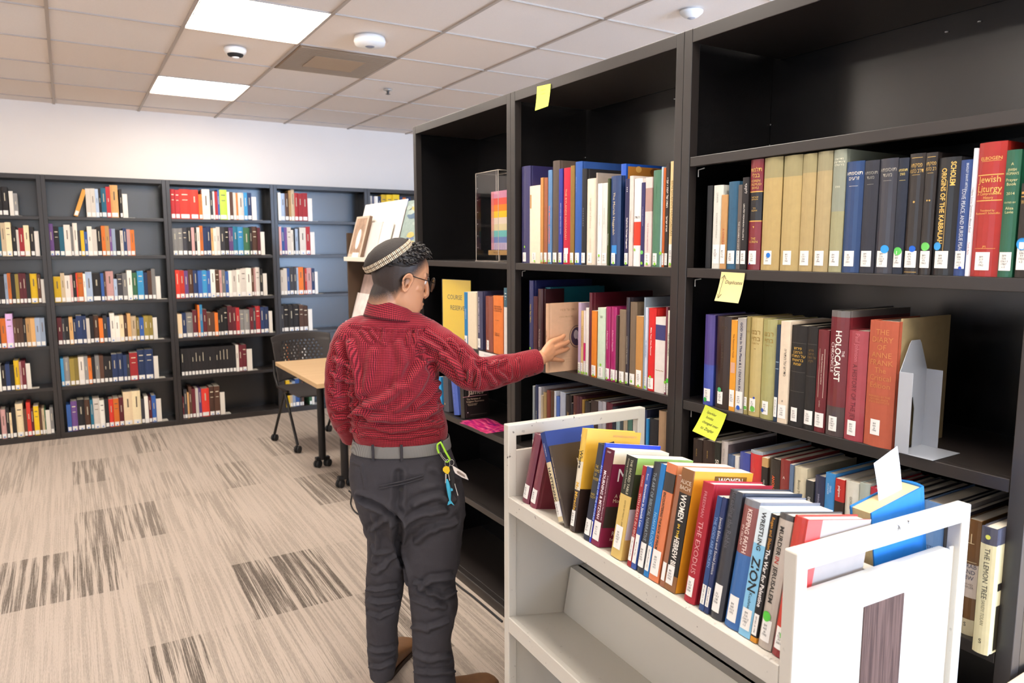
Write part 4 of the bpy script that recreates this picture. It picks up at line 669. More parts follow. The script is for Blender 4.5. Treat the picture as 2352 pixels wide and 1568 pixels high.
R += backrow('r1487,200 r1525,205 R1615,200 R1685,205 o1715,240 w1780,200 d1805,220 w1820,215 r1845,215 u1862,200 m1925,205 w1945,220 n1975,220 w2000,225 o2015,230 w2065,230 s2095,225 b2130,230 W2170,265', 2, 5, *Z1, 1450)
R += backrow('a1508,530 a1550,530 d1590,525 k1625,520 p1650,520 k1670,520 w1695,518 o1722,505 b1750,520 b1790,515 t1810,525 w1835,525 w1865,515 d1905,520 k1940,520 v1957,520 v1975,520 e2015,515 s2062,518 g2115,525 k2135,520 n2180,515 M2205,520 W2240,560', 2, 4, *Z1, 1465)
R += backrow('R1525,880 R1565,885 v1597,885 n1640,880 b1680,885 u1715,885 s1755,885 u1785,885 w1825,878 n1860,880 p1880,880 a1910,878 u1938,890 w1965,885 w2005,885 w2040,880 w2085,870 w2130,865 n2150,865 p2165,865 w2200,860 k2225,870 W2260,910', 2, 3, *Z1, 1490)
R += backrow('c1545,150 b1580,140 a1635,140 M1680,120 o1697,70 s1720,68 M1755,112 n1795,138 n1820,135 o1848,138 k1866,115 k1895,100 k1930,98 M1970,82 M2000,90 r2030,95 a2070,115 a2115,115 M2145,95 d2165,95 r2205,85 b2235,90 b2275,90 W2305,125', 2, 2, *Z2, 1505)
R += backrow(' '.join('k%d,%d' % (1535+29*(i+1), 442-1.9*i) for i in range(16))+' w2022,408 M2052,410 M2090,410 W2135,445', 2, 1, *Z2, 1535)
R += backrow('M1562,850 d1590,785 t1605,810 n1630,760 M1660,780 w1685,775 v1710,775 R1775,780 n1820,765 n1865,760 W1905,810', 2, 0, *Z2, 1550)
R += backrow('w140,110 l190,125 n235,125 t262,85 c305,78 r350,120 r398,125 r460,122 W515,185', 3, 5, *Z3, 105)
R += backrow('p148,520 u182,530 v215,530 w265,530 w290,560 k312,540 l345,545 d365,540 w440,535 r492,525 W545,590', 3, 4, *Z3, 118)
R += backrow('w175,1040 w215,1020 u245,1015 d295,1015 d328,1015 l350,1010 o410,1010 n428,1010 R452,1025 p508,1020 b545,1020 W582,1065', 3, 3, *Z3, 135)
R += backrow('d140,1265 k190,1260 k240,1265 k290,1260 n330,1260 n375,1270 W415,1300', 3, 2, *Z4, 115)
R += backrow('c127,290 o150,290 d178,285 a205,290 n240,300 W270,310', 3, 1, *Z5, 107)
R += backrow('y152,555 c170,570 l192,560 u222,545 d238,550 n252,560 _293 g312,565 W328,570', 3, 0, *Z5, 122)
R += backrow('w1237,150 b1255,155 w1270,155 w1303,155 b1345,160 y1410,140 y1480,140 y1560,140 b1600,165 o1640,175 b1700,170', 4, 5, *Z3, 1205)
R += backrow('k35,140 k105,140 _115 W165,190 a212,210', 0, 5, *Z6, -15)
R += backrow('e30,545 c82,540 c147,540 _153 k202,585 w230,620 r287,600 c347,575 _355 k402,590 W455,640', 0, 4, *Z6, -30)
R += backrow('n-25,1130 k15,1130 k70,1140 l104,1120 o142,1110 k190,1115 G230,1120 M272,1110 M312,1110 k357,1120 y437,1120 n476,1120 W515,1180', 0, 3, *Z6, -60)
R += backrow('d20,150 o82,145 L157,95 n190,145 n225,140 n262,140 k292,145 t340,140 t388,140 l440,135 l492,135', 0, 2, *Z7, -15)
R += backrow('w25,640 k75,640 b122,625 k166,630 y222,590 p246,600 M290,590 W340,620', 0, 1, *Z7, -20)
R += backrow('k25,1110 p82,1110 k118,1085 c142,1140 k187,1085 c265,1050 n302,1100 R345,1030 M375,1090 y430,1075 n460,1085 c487,1095 g497,1095 W545,1115 a582,1085', 0, 0, *Z7, -15)
bayn = ['left-cropped wall bay', 'wall bay with leaning book', 'wall bay with lime book', 'half-empty wall bay', 'wall bay behind rack']
levn = ['bottom shelf', 'fifth shelf down', 'fourth shelf down', 'third shelf down', 'second shelf down', 'top shelf']
books_b = [r for r in R if r[3] != 'W']; area_ = sorted(((r[1]*r[2], i) for i, r in enumerate(books_b)), reverse=True)
NB = 118
single = {i for _, i in area_[:NB]}; small = MB(); random.seed(7)
def bookend(x, y, z, h=.135, w=.028):
    e = MB(); m = mat('EDE6DA', .4, var=0)
    e.bbox((0, 0, 0), (w, .0016, h), m, .0006); e.box((0, 0, 0), (.0016, .10, h), m); e.bbox((0, .0, 0), (w+.05, .09, .0012), m, .0004)
    return e.build('bookend', None, Matrix.Translation((x, y, z)))
cnt = {}
for r in R:
    u0, w, h, c, bay, lev = r; ky = (bay, lev); z = BL[lev]+.0006
    if c == 'W':
        o = bookend(u0, YB+.02, z, h, max(.022, w)); tag(o, f'white metal bookend ending the book row, {levn[lev]}, {bayn[bay]}', 'bookend', 'white bookends on the wall bays'); continue
    i = books_b.index(r); n = cnt.get(ky, 0); cnt[ky] = n+1; d = random.uniform(.14, .19); hc = shade(HEX[c], random.uniform(.88, 1.12))
    tc = 'E8DCC0' if c in 'kbuegrRMnvdasG' else '6A5A4A'
    Mx = Matrix.Translation((u0, YB+.016+random.uniform(0, .004), z))
    if i in single:
        t = [('', 'r', random.uniform(.6, .72), (.16, h*random.uniform(.2, .34)), shade(tc, .85 if tc[0] == 'E' else 1))] if random.random() < .6 else [('', 'r', .82, (.55, h*.03), tc), ('', 'r', .64, (.5, h*.02), tc)]
        o = book('book', Mx, w, h, d, hc, 'H' if random.random() < .6 else 'P', lab=2, labw=w*.8, labh=.034, labz=.006, t=t, seg=3, dot=[('3A86D8', .055, min(.0055, w*.25), .5)] if random.random() < .7 and lev < 5 else ())
        pc = None; rr = [q for q in R if (q[4], q[5]) == ky and q[3] != 'W']; j = rr.index(r); nb_ = [NAMES[rr[q][3]] for q in (j-1, j+1) if 0 <= q < len(rr)]
        tag(o, f"{NAMES[c]} book beside {nb_[0]}, {ordn(n)}, {levn[lev]}, {bayn[bay]}", 'book', 'books shelved along the back wall')
    else:
        cm = mat(shade(HEX[c], random.choice((.9, 1, 1.1))), .6, var=0); y = YB+.018
        small.box((u0, y, z), (u0+w, y+d, z+h*.985), cm)
        small.box((u0+w*.12, y-.0012, z+.006), (u0+w*.88, y-.0002, z+.038), WHITE)
        if random.random() < .6: small.box((u0+w*.42, y-.0012, z+h*.5), (u0+w*.56, y-.0002, z+h*random.uniform(.6, .88)), mat(tc, .5, var=0))
tag(small.build('shelved_books'), 'the smaller of the library books filling the bookcases along the back wall', 'books', kind='stuff')
# the leaning orange book
b0 = Vector((0, YB+.02, BL[5]+.0006)); u = solve_x(0+655/3.675, b0, X)
o = book('book', Matrix.Translation((u-.028+.002, YB+.02, BL[5]+.012)) @ Matrix.Rotation(rad(19), 4, 'Y'), .030, .225, .15, 'E6A44A', 'P', lab=2, labw=.024, cover=[('rect', 0, 1, 0, 1, 'C8501C')])
tag(o, 'orange book leaning alone against the cream books, top shelf of the back wall', 'book', 'books shelved along the back wall')
# two labels hanging off a shelf edge
# ================================================================== NOTES, SIGNS AND SMALL THINGS
def note(px, label, col, curl, lines, ink='3A3A30', off=.002):
    """px: four corners in the photo, top-left, top-right, bottom-right, bottom-left, on the bookcase front plane"""
    P = [on(x, y, 0, XR-off) for x, y in px]; mb = MB(); m = mat(col, .75, var=.02); N_ = 8
    def S(u, v): 
        p = P[0]*(1-u)*(1-v)+P[1]*u*(1-v)+P[2]*u*v+P[3]*(1-u)*v; return p+Vector((-curl*(v**2)*1.0, 0, 0))
    g = [[S(i/N_, j/N_) for i in range(N_+1)] for j in range(N_+1)]; vs = [p for r in g for p in r]
    mb.add(vs, [(j*(N_+1)+i, (j+1)*(N_+1)+i, (j+1)*(N_+1)+i+1, j*(N_+1)+i+1) for j in range(N_) for i in range(N_)], m, True)
    mb.add([v+Vector((.0003, 0, 0)) for v in vs], [(j*(N_+1)+i, j*(N_+1)+i+1, (j+1)*(N_+1)+i+1, (j+1)*(N_+1)+i) for j in range(N_) for i in range(N_)], m, True)
    o = mb.build('sticky_note'); wr = MB(); im = mat(ink, .6, var=0)
    for q in lines:
        if q[0] == 't':
            _, s, u, v, size, w = q; bend = lambda p: S(p.x, p.z)+Vector((-.0006, 0, 0))
            text(s, size, (1, 0, 0), (0, 0, -1), (u, 0, v), im, wr, bend=bend, shear=.25, maxw=w)
        else:
            wr.tube([S(u, v)+Vector((-.0006, 0, 0)) for u, v in q[1]], .0005, im, 5)
    if lines: wr.build('handwriting', o)
    tag(o, label, 'sticky note'); return o
note([(1657, 624), (1711, 627), (1703, 696), (1648, 690)], 'pale yellow note with a double arrow, hanging from the shelf of duplicates', 'F3E2A0', .012,
     [('l', [(.12, .88), (.16, .12)]), ('l', [(.06, .22), (.16, .10), (.25, .24)]), ('l', [(.04, .76), (.12, .9), (.21, .76)]), ('t', 'Duplicates', .60, .34, .17, .72)])
note([(1620, 929), (1669, 951), (1650, 1011.5), (1598.5, 988)], 'yellow-green handwritten note hanging from the shelf above the silver-topped books', 'DDE84C', .014,
     [('t', 'Sparkler', .40, .20, .13, .5), ('t', 'books', .40, .37, .13, .4), ('t', 'changed over', .52, .56, .13, .75), ('t', 'to Ziegler', .50, .76, .14, .7)])
note([(1233.5, 199), (1265, 192), (1262, 244), (1232, 254.5)], 'yellow-green note stuck on the top rail of the bookcase', 'D9E65A', .006, [('t', 'Haggadot', .5, .18, .10, .6), ('t', 'Passover', .5, .36, .10, .6)], ink='A8AA50')
# shelf edge labels
mb = MB(); lm = mat('F0ECE6', .5, var=0)
for n_, (xa, xb, s) in enumerate(((1100, 1141, 'PERIODICALS'), (1142, 1167, 'MUSIC'), (1060, 1079, 'LAW'))):
    b = Vector((XR-.0015, 0, LV[3]-.022)); u0 = solve_x(xa, b, RU); u1 = solve_x(xb, b, RU)
    mb = MB(); mb.box((XR-.0016, -u1, LV[3]-.025), (XR-.0002, -u0, LV[3]-.001), lm); text(s, .010, RU, Z, (XR-.0019, -(u0+u1)/2, LV[3]-.013), mat('B9B4C0', .6, var=0), mb, maxw=(u1-u0)*.8)
    tag(mb.build('shelf_label'), ['long white label strip on the edge of the course reserve shelf', 'short white label strip beside the upright, course reserve shelf', 'white label strip partly behind the shirt sleeve, course reserve shelf'][n_], 'shelf label')
# yellow course reserve sign
z = LV[3]+.001; A = on(1018, 790, 0, XR+.032); A.z = z; ud = Vector((.037, -.211, 0)).normalized()
ht = solve_y(641, A, Z); wd = .216
MS = Matrix.Translation(A) @ Matrix((ud, Z.cross(ud), Z)).transposed().to_4x4()
e = empty('course_reserve_sign', M=MS); ym = mat('F2CE1E', .45, var=.01)
mb = MB(); mb.bbox((0, 0, 0), (wd, .0015, ht), ym, .0004); text('COURSE', .030, (1, 0, 0), (0, 0, 1), (wd*.44, -.0004, ht*.715), INK, mb, maxw=wd*.58); text('RESERVE', .030, (1, 0, 0), (0, 0, 1), (wd*.54, -.0004, ht*.545), INK, mb, maxw=wd*.66); mb.build('sign_sheet', e)
mb = MB(); gl = glass('acrylic'); mb.bbox((-.002, -.003, 0), (wd+.002, -.0012, ht+.002), gl, .0004); mb.bbox((-.002, -.06, -.0008), (wd+.002, .0, .0006), gl, .0003); mb.build('acrylic_stand', e)
tag(e, 'yellow upright sign reading course reserve, in front of the man', 'sign')
# acrylic case with a striped panel
z = LV[4]+.0006; xf = XR+.03; b = Vector((xf, 0, z)); ua = solve_x(1094, b, RU); ub = ua+.19; hc = solve_y(398, b+RU*ua, Z)-.004; dd = .10
e = empty('acrylic_display_case', M=Matrix.Translation((xf, -ua, z)) @ Matrix((RU, X, Z)).transposed().to_4x4())
mb = MB(); w_ = ub-ua; edge = mat('C9BDB0', .2, var=0)
for a, c in (((0, 0, .004), (w_, .003, hc)), ((0, dd-.003, .004), (w_, dd, hc)), ((0, .003, .004), (.003, dd-.003, hc)), ((w_-.003, .003, .004), (w_, dd-.003, hc)), ((0, 0, hc), (w_, dd, hc+.003))): mb.box(a, c, gl)
mb.build('clear_box', e); mb = MB(); mb.bbox((-.004, -.004, 0), (w_+.004, dd+.004, .0038), mat('9A9088', .25, var=0), .001); mb.build('base_plate', e)
mb = MB()
for x in (0, w_): 
    for y in (0, dd): mb.tube([(x, y, .004), (x, y, hc+.002)], .0011, edge, 6)
mb.tube([(0, 0, hc+.002), (w_, 0, hc+.002), (w_, dd, hc+.002), (0, dd, hc+.002)], .0014, edge, 6, closed=True); tag(mb.build('polished_edges', e), 'bright polished edges of the case')
tag(e, 'clear acrylic display case in the far bay, around the rainbow panel', 'display case')
e2 = empty('striped_panel', M=e.matrix_world @ Matrix.Translation((0, 0, .0045)))
mb = MB(); x0 = .052; z0 = .045; hh = hc*.66; ww = .13; cols = ['D98CA8', 'E85A4A', 'F08A1C', 'F4C81C', 'E8D4C0', 'E0CFA0', '6CBCB8', '6A80B8', 'C8B8D0']; hs = [.12, .11, .11, .11, .11, .11, .11, .10, .12]; zz = hh
for c, q in zip(cols, hs):
    z1 = zz-q*hh; mb.box((x0, .045, z0+z1), (x0+ww, .050, z0+zz), mat(c, .5, var=0)); zz = z1
for k in range(7): mb.box((x0+.001+k*.0035, .0445, z0), (x0+.0022+k*.0035, .045, z0+hh), mat(['C86088', 'E8A080', 'D8908C'][k % 3], .5, var=0))
for k in range(10): mb.box((x0+.032+k*.009, .0445, z0), (x0+.034+k*.009, .045, z0+hh*.11), mat('8A7AA0', .5, var=0)); mb.box((x0+.032+k*.009, .0445, z0+hh*.89), (x0+.034+k*.009, .045, z0+hh), mat('D8A0B8', .5, var=0))
mb.build('colour_bands', e2)
mb = MB(); mb.bbox((x0-.014, .038, z0-.022), (x0+ww+.02, .056, z0-.002), mat('B08850', .45, var=.1), .001); text('THE AGAM', .011, (1, 0, 0), (0, 0, 1), (x0+.055, .0375, z0-.012), mat('3A2818', .6, var=0), mb); mb.build('wooden_plaque', e2)
mb = MB(); mb.tube([(x0+ww/2, .048, 0), (x0+ww/2, .048, z0-.02)], .003, edge, 8); mb.build('stem', e2)
tag(e2, 'rainbow striped panel on a small wooden plaque inside the acrylic case', 'decoration')
# pink flyers
random.seed(3); fm = bpy.data.materials.new('flyer_print'); fm.use_nodes = True; nt = fm.node_tree; b_ = nt.nodes['Principled BSDF']; tc = nt.nodes.new('ShaderNodeTexCoord'); mp = nt.nodes.new('ShaderNodeMapping'); mp.inputs['Scale'].default_value = (9, 40, 1); n = nt.nodes.new('ShaderNodeTexNoise'); n.inputs['Scale'].default_value = 1.5
cr_ = nt.nodes.new('ShaderNodeValToRGB'); el = cr_.color_ramp.elements; el[0].position = .3; el[0].color = lin('5A1F6A'); el[1].position = .7; el[1].color = lin('F07A9A'); q = el.new(.5); q.color = lin('C81F6A')
nt.links.new(tc.outputs['Object'], mp.inputs[0]); nt.links.new(mp.outputs[0], n.inputs['Vector']); nt.links.new(n.outputs[0], cr_.inputs[0]); nt.links.new(cr_.outputs[0], b_.inputs['Base Color']); b_.inputs['Roughness'].default_value = .35
C_ = on(1118, 978, 2, .773)
for k in range(5):
    mb = MB(); mb.bbox((-.095, -.065, 0), (.095, .065, .0008), fm, .0002)
    o = mb.build('flyer', None, Matrix.Translation((min(C_.x, XR+.075)+random.uniform(-.006, .008), C_.y-.02+.012*k, .7725+.001*k)) @ Matrix.Rotation(rad(90+random.uniform(-9, 9)), 4, 'Z'))
    tag(o, 'glossy pink and purple flyer in the loose stack on the low shelf', 'flyer', 'stack of pink and purple flyers')
# tall white metal bookend beside the red diary book
bm_ = mat('B4B9C2', .32, metal=.25, var=.01); z = LV[3]+.0008; u0 = solve_x(1570+1872/3.856, Vector((XR+.0, 0, z)), RU)
e = empty('bookend', M=Matrix.Translation((XR-.002, -u0, z)) @ Matrix((RU, X, Z)).transposed().to_4x4())
H_ = .165
mb = MB(); t = .0014       # back plate with a pointed top and an arched cut-out, both upright legs
def plate(pts, x0, x1, nm):
    m_ = MB(); m_.prism(pts, x0, x1, bm_, ax=0); return m_
pl_ = [(.0, 0), (.0, .170), (.030, .228), (.036, .235), (.066, .235), (.072, .228), (.10, .170), (.10, 0), (.062, 0), (.062, .085), (.054, .112), (.046, .112), (.038, .085), (.038, 0)]
m_ = plate(pl_, 0, t, ''); m_.build('back_plate', e)
mb = MB(); mb.bbox((0, -.001, 0), (.030, t-.001, .172), bm_, .0006); mb.build('front_flange', e)
mb = MB(); mb.bbox((.0, .10-t, 0), (.036, .10, .170), bm_, .0006); mb.build('rear_flange', e)
mb = MB(); mb.bbox((.0015, -.001, 0), (.082, .101, .0014), bm_, .0006); mb.build('base_plate', e)
tag(e, 'large folded white metal bookend closing the row beside the diary book', 'bookend')
# power cord along the floor
def cord(pts, r, label, m):
    mb = MB(); P = [Vector(p) for p in pts]; out = []
    for i in range(len(P)-1):
        a, b, c, d = P[max(0, i-1)], P[i], P[i+1], P[min(len(P)-1, i+2)]
        for s in range(8):
            t = s/8; out.append(.5*((2*b)+(c-a)*t+(2*a-5*b+4*c-d)*t*t+(3*b-a-3*c+d)*t**3))
    out.append(P[-1]); mb.tube(out, r, m, 8); o = mb.build('power_cord'); tag(o, label, 'cord')
cd = [on(x, y, 2, .005) for x, y in ((830, 1122), (808, 1135), (806, 1158), (822, 1180), (870, 1200), (960, 1262), (1048, 1340), (1100, 1368), (1164, 1424))]
cd = [Vector((min(p.x, 1.45), p.y, .0055)) for p in cd]; cord(cd, .0045, 'dark cable looping on the carpet behind the man, running along the bookcase foot', INK)
# ================================================================== TABLE, CHAIR, RACK
dm = mat('221F1F', .4, metal=.3, var=0); bw = bpy.data.materials.new('pale_maple'); bw.use_nodes = True; nt = bw.node_tree; b_ = nt.nodes['Principled BSDF']; b_.inputs['Roughness'].default_value = .4
tc = nt.nodes.new('ShaderNodeTexCoord'); mp = nt.nodes.new('ShaderNodeMapping'); mp.inputs['Scale'].default_value = (2, 30, 30); n = nt.nodes.new('ShaderNodeTexNoise'); n.inputs['Scale'].default_value = 1.2; n.inputs['Detail'].default_value = 5; n.inputs['Distortion'].default_value = .8
mx = nt.nodes.new('ShaderNodeMix'); mx.data_type = 'RGBA'; mx.inputs[6].default_value = lin('DDBE92'); mx.inputs[7].default_value = lin('C9A271'); nt.links.new(tc.outputs['Object'], mp.inputs[0]); nt.links.new(mp.outputs[0], n.inputs['Vector']); nt.links.new(n.outputs[0], mx.inputs[0]); nt.links.new(mx.outputs[2], b_.inputs['Base Color'])
zt = .735; T0 = on(641, 830, 2, zt); T1 = on(728, 882, 2, zt)
t = empty('table', (T1.x-.0, T1.y, 0), 0); tw, tl_ = .47, T0.y-T1.y
mb = MB(); mb.bbox((0, 0, zt-.028), (tw, tl_, zt), bw, .002); mb.build('tabletop', t)
def caster(par, x, y, m=INK):
    mb = MB()
    for s in (-1, 1): mb.lathe([(0, 0), (.024, 0), (.027, .003), (.027, .015), (.024, .018), (0, .018)], m, 16, (0, 0, s*.012-.009))
    c = mb.build('caster', par); c.matrix_local = Matrix.Translation((x, y, .028)) @ Matrix.Rotation(.6, 4, 'Z') @ Matrix.Rotation(pi/2, 4, 'X')
for q in (on(741, 1062, 2, .03), on(793, 1107, 2, .03)):
    lx, ly = q.x-T1.x, q.y-T1.y
    mb = MB(); mb.tube([(lx, ly, .055), (lx, ly, zt-.028)], .026, dm, 16); mb.build('leg', t); mb = MB(); mb.bbox((lx-.05, ly-.02, .052), (lx+.05, ly+.02, .075), dm, .004); mb.build('foot_bar', t); caster(t, lx-.035, ly-.005); caster(t, lx+.035, ly-.005)
mb = MB(); mb.bbox((tw/2-.02, .12, zt-.06), (tw/2+.02, tl_-.12, zt-.028), dm, .002); mb.build('underframe', t)
tag(t, 'pale maple table on black caster legs, partly hidden by the man', 'table')
# chair with perforated shell back
ch = empty('chair', (1.62, 5.72, 0), rad(8)); cm_ = mat('3B3634', .5, var=.02)
def shell(nm, fn, nu, nv, hole, m, par):
    bm = bmesh.new(); g = [[bm.verts.new(fn(i/nu, j/nv)) for i in range(nu+1)] for j in range(nv+1)]
    for j in range(nv):
        for i in range(nu):
            if not hole(i, j): bm.faces.new((g[j][i], g[j][i+1], g[j+1][i+1], g[j+1][i]))
    me = bpy.data.meshes.new(nm); bm.to_mesh(me); bm.free(); me.materials.append(m); o = bpy.data.objects.new(nm, me); COL.objects.link(o); o.parent = par
    s = o.modifiers.new('s', 'SOLIDIFY'); s.thickness = .006
    for p in me.polygons: p.use_smooth = True
    return o
def bfn(u, v):
    x = (u-.5)*(.46+.04*v); zz = .50+.37*v; y = .235+.05*v-.10*(2*u-1)**2*(1-.2*v)*-1*-1
    if v > .85: zz -= .02*abs(2*u-1)**3
    return (x, y-0.0, zz)
shell('backrest', bfn, 46, 30, lambda i, j: 5 < i < 40 and 7 < j < 26 and i % 3 == (0 if (j//2) % 2 else 1) and j % 2 == 0 and (((i-23)/19)**2+((j-16)/11)**2 < 1), cm_, ch)
shell('seat', lambda u, v: ((u-.5)*.45, -.22+.44*v, .455-.02*sin(pi*v)+.012*(2*u-1)**2-(.03*(1-v)**4)), 16, 16, lambda i, j: False, cm_, ch)
for s in (-1, 1):
    mb = MB(); mb.tube([(s*.235, -.20, .06), (s*.235, .0, .43), (s*.235, .04, .45)], .011, dm, 10); mb.build('leg', ch)
    mb = MB(); mb.tube([(s*.235, .26, .06), (s*.235, .02, .43), (s*.235, -.02, .45)], .011, dm, 10); mb.build('leg', ch)
    mb = MB(); mb.tube([(s*.235, -.05, .45), (s*.235, .15, .46), (s*.225, .235, .55), (s*.22, .25, .66)], .011, dm, 10); mb.build('back_frame', ch)
    caster(ch, s*.235, -.20); caster(ch, s*.235, .26)
mb = MB(); mb.tube([(-.235, .0, .42), (.235, .0, .42)], .010, dm, 8); mb.build('cross_bar', ch)
tag(ch, 'dark grey rolling chair with perforated plastic back, behind the maple table', 'chair')
# display rack: faces the aisle like the dark bookcases, its ledges carry leaning print
yf = 5.17; a = on(795, 535, 1, yf); XK = a.x; zr = a.z; rm = mat('4A3828', .5, var=.1, scale=12); RW = 1.30
MK = Matrix.Translation((XK, yf, 0)) @ Matrix((RU, X, Z)).transposed().to_4x4(); rk = empty('display_rack', M=MK)
for u in (0, RW): mb = MB(); mb.bbox((u, 0, 0), (u+.022, .36, zr), rm, .002); mb.build('side_panel', rk)
mb = MB(); mb.bbox((.0225, .33, .05), (RW-.0005, .348, zr), rm, .002); mb.build('back_panel', rk)
tilt = .28; lw_ = mat('EFE8DA', .5, var=0); zl = on(797, 594, 1, yf-.02).z
def ledge(z, top=.40):
    mb = MB(); mb.bbox((.024, -.03, z-.016), (RW-.002, .05, z), lw_, .002); mb.bbox((.024, -.032, z-.016), (RW-.002, -.022, z+.014), lw_, .002); mb.build('ledge', rk)
    mb = MB(); mb.add([(.03, .052, z), (RW-.004, .052, z), (RW-.004, .052+tilt*top, z+top), (.03, .052+tilt*top, z+top)], [(0, 1, 2, 3)], rm); o = mb.build('sloping_back', rk); o.modifiers.new('s', 'SOLIDIFY').thickness = .008
ledge(zl, .34); ledge(zl-.46); ledge(zl-.92)
tag(rk, 'brown wooden display rack with white ledges, left of the dark bookcases', 'display rack')
def leanon(nm, xa, xb, ytop, off, th, m, label, cat, extra=None, z=None):
    z = (z if z is not None else zl)+.001; b = Vector((XK+off, yf, z)); u0, u1 = solve_x(xa, b, RU), solve_x(xb, b, RU); u0 = max(u0, .03); u1 = min(u1, RW-.02)
    up = Vector((tilt, 0, 1)).normalized(); h = solve_y(ytop, b+RU*u0, up); w = u1-u0; dp = Vector((1, 0, -tilt)).normalized()
    e = MB(); e.bbox((0, -th, 0), (w, 0, h), m, .001)
    if extra: extra(e, w, h, th)
    o = e.build(nm, None, Matrix.Translation(b+RU*u0) @ Matrix((RU, dp, up)).transposed().to_4x4()); tag(o, label, cat); return o
def boxart(e, w, h, th):
    e.add([(w*.1, -th-.0005, h*.1), (w*.88, -th-.0005, h*.1), (w*.88, -th-.0005, h*.95), (w*.1, -th-.0005, h*.95)], [(0, 1, 2, 3)], mat('B09078', .6, var=.3, scale=22))
    e.add([(w*(.55+.16*cos(k*pi/10)), -th-.001, h*(.45+.24*sin(k*pi/10))) for k in range(20)], [tuple(range(20))], mat('F2ECE6', .6, var=.05)); e.add([(w*.35, -th-.001, 0.0), (w*.85, -th-.001, 0), (w*.85, -th-.001, h*.13), (w*.35, -th-.001, h*.13)], [(0, 1, 2, 3)], mat('F4F0EA', .6, var=.0))
    e.add([(w+.0005, -th, 0), (w+.0005, 0, 0), (w+.0005, 0, h), (w+.0005, -th, h)], [(0, 1, 2, 3)], mat('7A6250', .6, var=.05))
leanon('boxed_book', 804, 833, 500, .0, .022, mat('D2C0AC', .6, var=.1), 'beige boxed volume with an arch picture, on the upper ledge of the display rack', 'box', boxart)
leanon('booklet', 836, 862, 512, .016, .010, mat('EADFD8', .6, var=.03), 'pale pink booklet right of the boxed volume on the rack', 'booklet')
leanon('booklet', 863, 886, 512, .016, .008, mat('F2ECE6', .6, var=.03), 'white booklet on the rack, just above the knitted cap', 'booklet')
leanon('poster_board', 812, 905, 471, .035, .006, mat('FBF8F4', .6, var=0), 'large blank white board leaning at the back of the display rack', 'poster')
def art(e, w, h, th):
    random.seed(5)
    for k in range(18):
        cx, cz, rr = random.uniform(.12, .88)*w, random.uniform(.1, .92)*h, random.uniform(.015, .04)
        e.add([(cx+rr*1.8*cos(a*pi/7)*random.uniform(.8, 1.3), -th-.0005-.0002*k, cz+rr*.6*sin(a*pi/7)) for a in range(14)], [tuple(range(14))], mat(random.choice(['E8DCB0', '6A7FA8', 'C8B468', 'A8B8B0', 'D8CCD8', '54708A']), .6, var=.1))
leanon('art_print', 908, 960, 462, .030, .006, mat('93A6A0', .6, var=.15), 'grey-green patterned art print at the right of the display rack', 'poster', art)
leanon('magazine', 806, 868, 630, .030, .008, mat('C8AFA6', .55, var=.25, scale=14), 'pink and white magazine on the lower ledge of the rack', 'magazine', z=zl-.46)
leanon('magazine', 800, 850, 672, .012, .008, mat('E8DCD8', .55, var=.15, scale=18), 'pale magazine with square pictures in front, lower ledge of the rack', 'magazine', z=zl-.46)
# desk corner, bottom right of the picture, and the chair back beyond the bookcase end
mb = MB(); D0 = on(2312, 1567, 2, .74); D1 = on(2352, 1541, 2, .74); e = empty('desk', (D0.x, D0.y, 0), math.atan2(D1.y-D0.y, D1.x-D0.x))
mb.bbox((-.02, -.9, .712), (.9, 0, .74), mat('D9C3A8', .45, var=.04), .002); mb.build('desktop', e)
for x, y in ((.06, -.1), (.85, -.1), (.06, -.85), (.85, -.85)):
    m_ = MB(); m_.bbox((x-.015, y-.015, 0), (x+.015, y+.015, .712), dm, .002); m_.build('leg', e)
tag(e, 'corner of a pale desk at the bottom right edge of the picture', 'desk')
c2 = empty('chair', (2.75, .93, 0), rad(-50)); sm_ = mat('3A4A6A', .5, var=0)
shell('backrest', lambda u, v: ((u-.5)*.46, .22+.05*v-.06*(2*u-1)**2, .50+.34*v), 12, 8, lambda i, j: False, sm_, c2); shell('seat', lambda u, v: ((u-.5)*.45, -.22+.44*v, .455), 8, 8, lambda i, j: False, sm_, c2)
for s in (-1, 1):
    for yy in (-.2, .22): m_ = MB(); m_.tube([(s*.2, yy, 0.0), (s*.2, yy*.9, .45)], .012, dm, 8); m_.build('leg', c2)
    m_ = MB(); m_.tube([(s*.2, .2, .44), (s*.2, .25, .6)], .012, dm, 8); m_.build('back_frame', c2)
tag(c2, 'blue chair glimpsed past the end of the nearest bookcase', 'chair')
# ================================================================== THE PERSON
import numpy as np
AZ = rad(22.5); ER = Vector((cos(AZ), -sin(AZ), 0)); EF = Vector((sin(AZ), cos(AZ), 0)); D0_ = 2.38
def PP(x, y, f=0):            # photo pixel -> point on the vertical plane through the man, moved f metres away from us
    return onplane(x, y, EF*(D0_+f), EF)
def RF(p): return (p.dot(ER), p.dot(EF)-D0_, p.z)
def ringloft(mb, rings, m, seg=40):
    """rings: (centre, axis1 vector*radius, axis2 vector*radius, exponent)"""
    vs = []
    for c, a, b_, e in rings:
        for k in range(seg):
            t = 2*pi*k/seg; cx, sx = cos(t), sin(t)
            vs.append(c+a*(math.copysign(abs(cx)**e, cx))+b_*(math.copysign(abs(sx)**e, sx)))
    n = len(rings); fs = [(i*seg+k, i*seg+(k+1) % seg, (i+1)*seg+(k+1) % seg, (i+1)*seg+k) for i in range(n-1) for k in range(seg)]
    fs += [tuple(range(seg-1, -1, -1)), tuple(range((n-1)*seg, n*seg))]; mb.add(vs, fs, m, True)
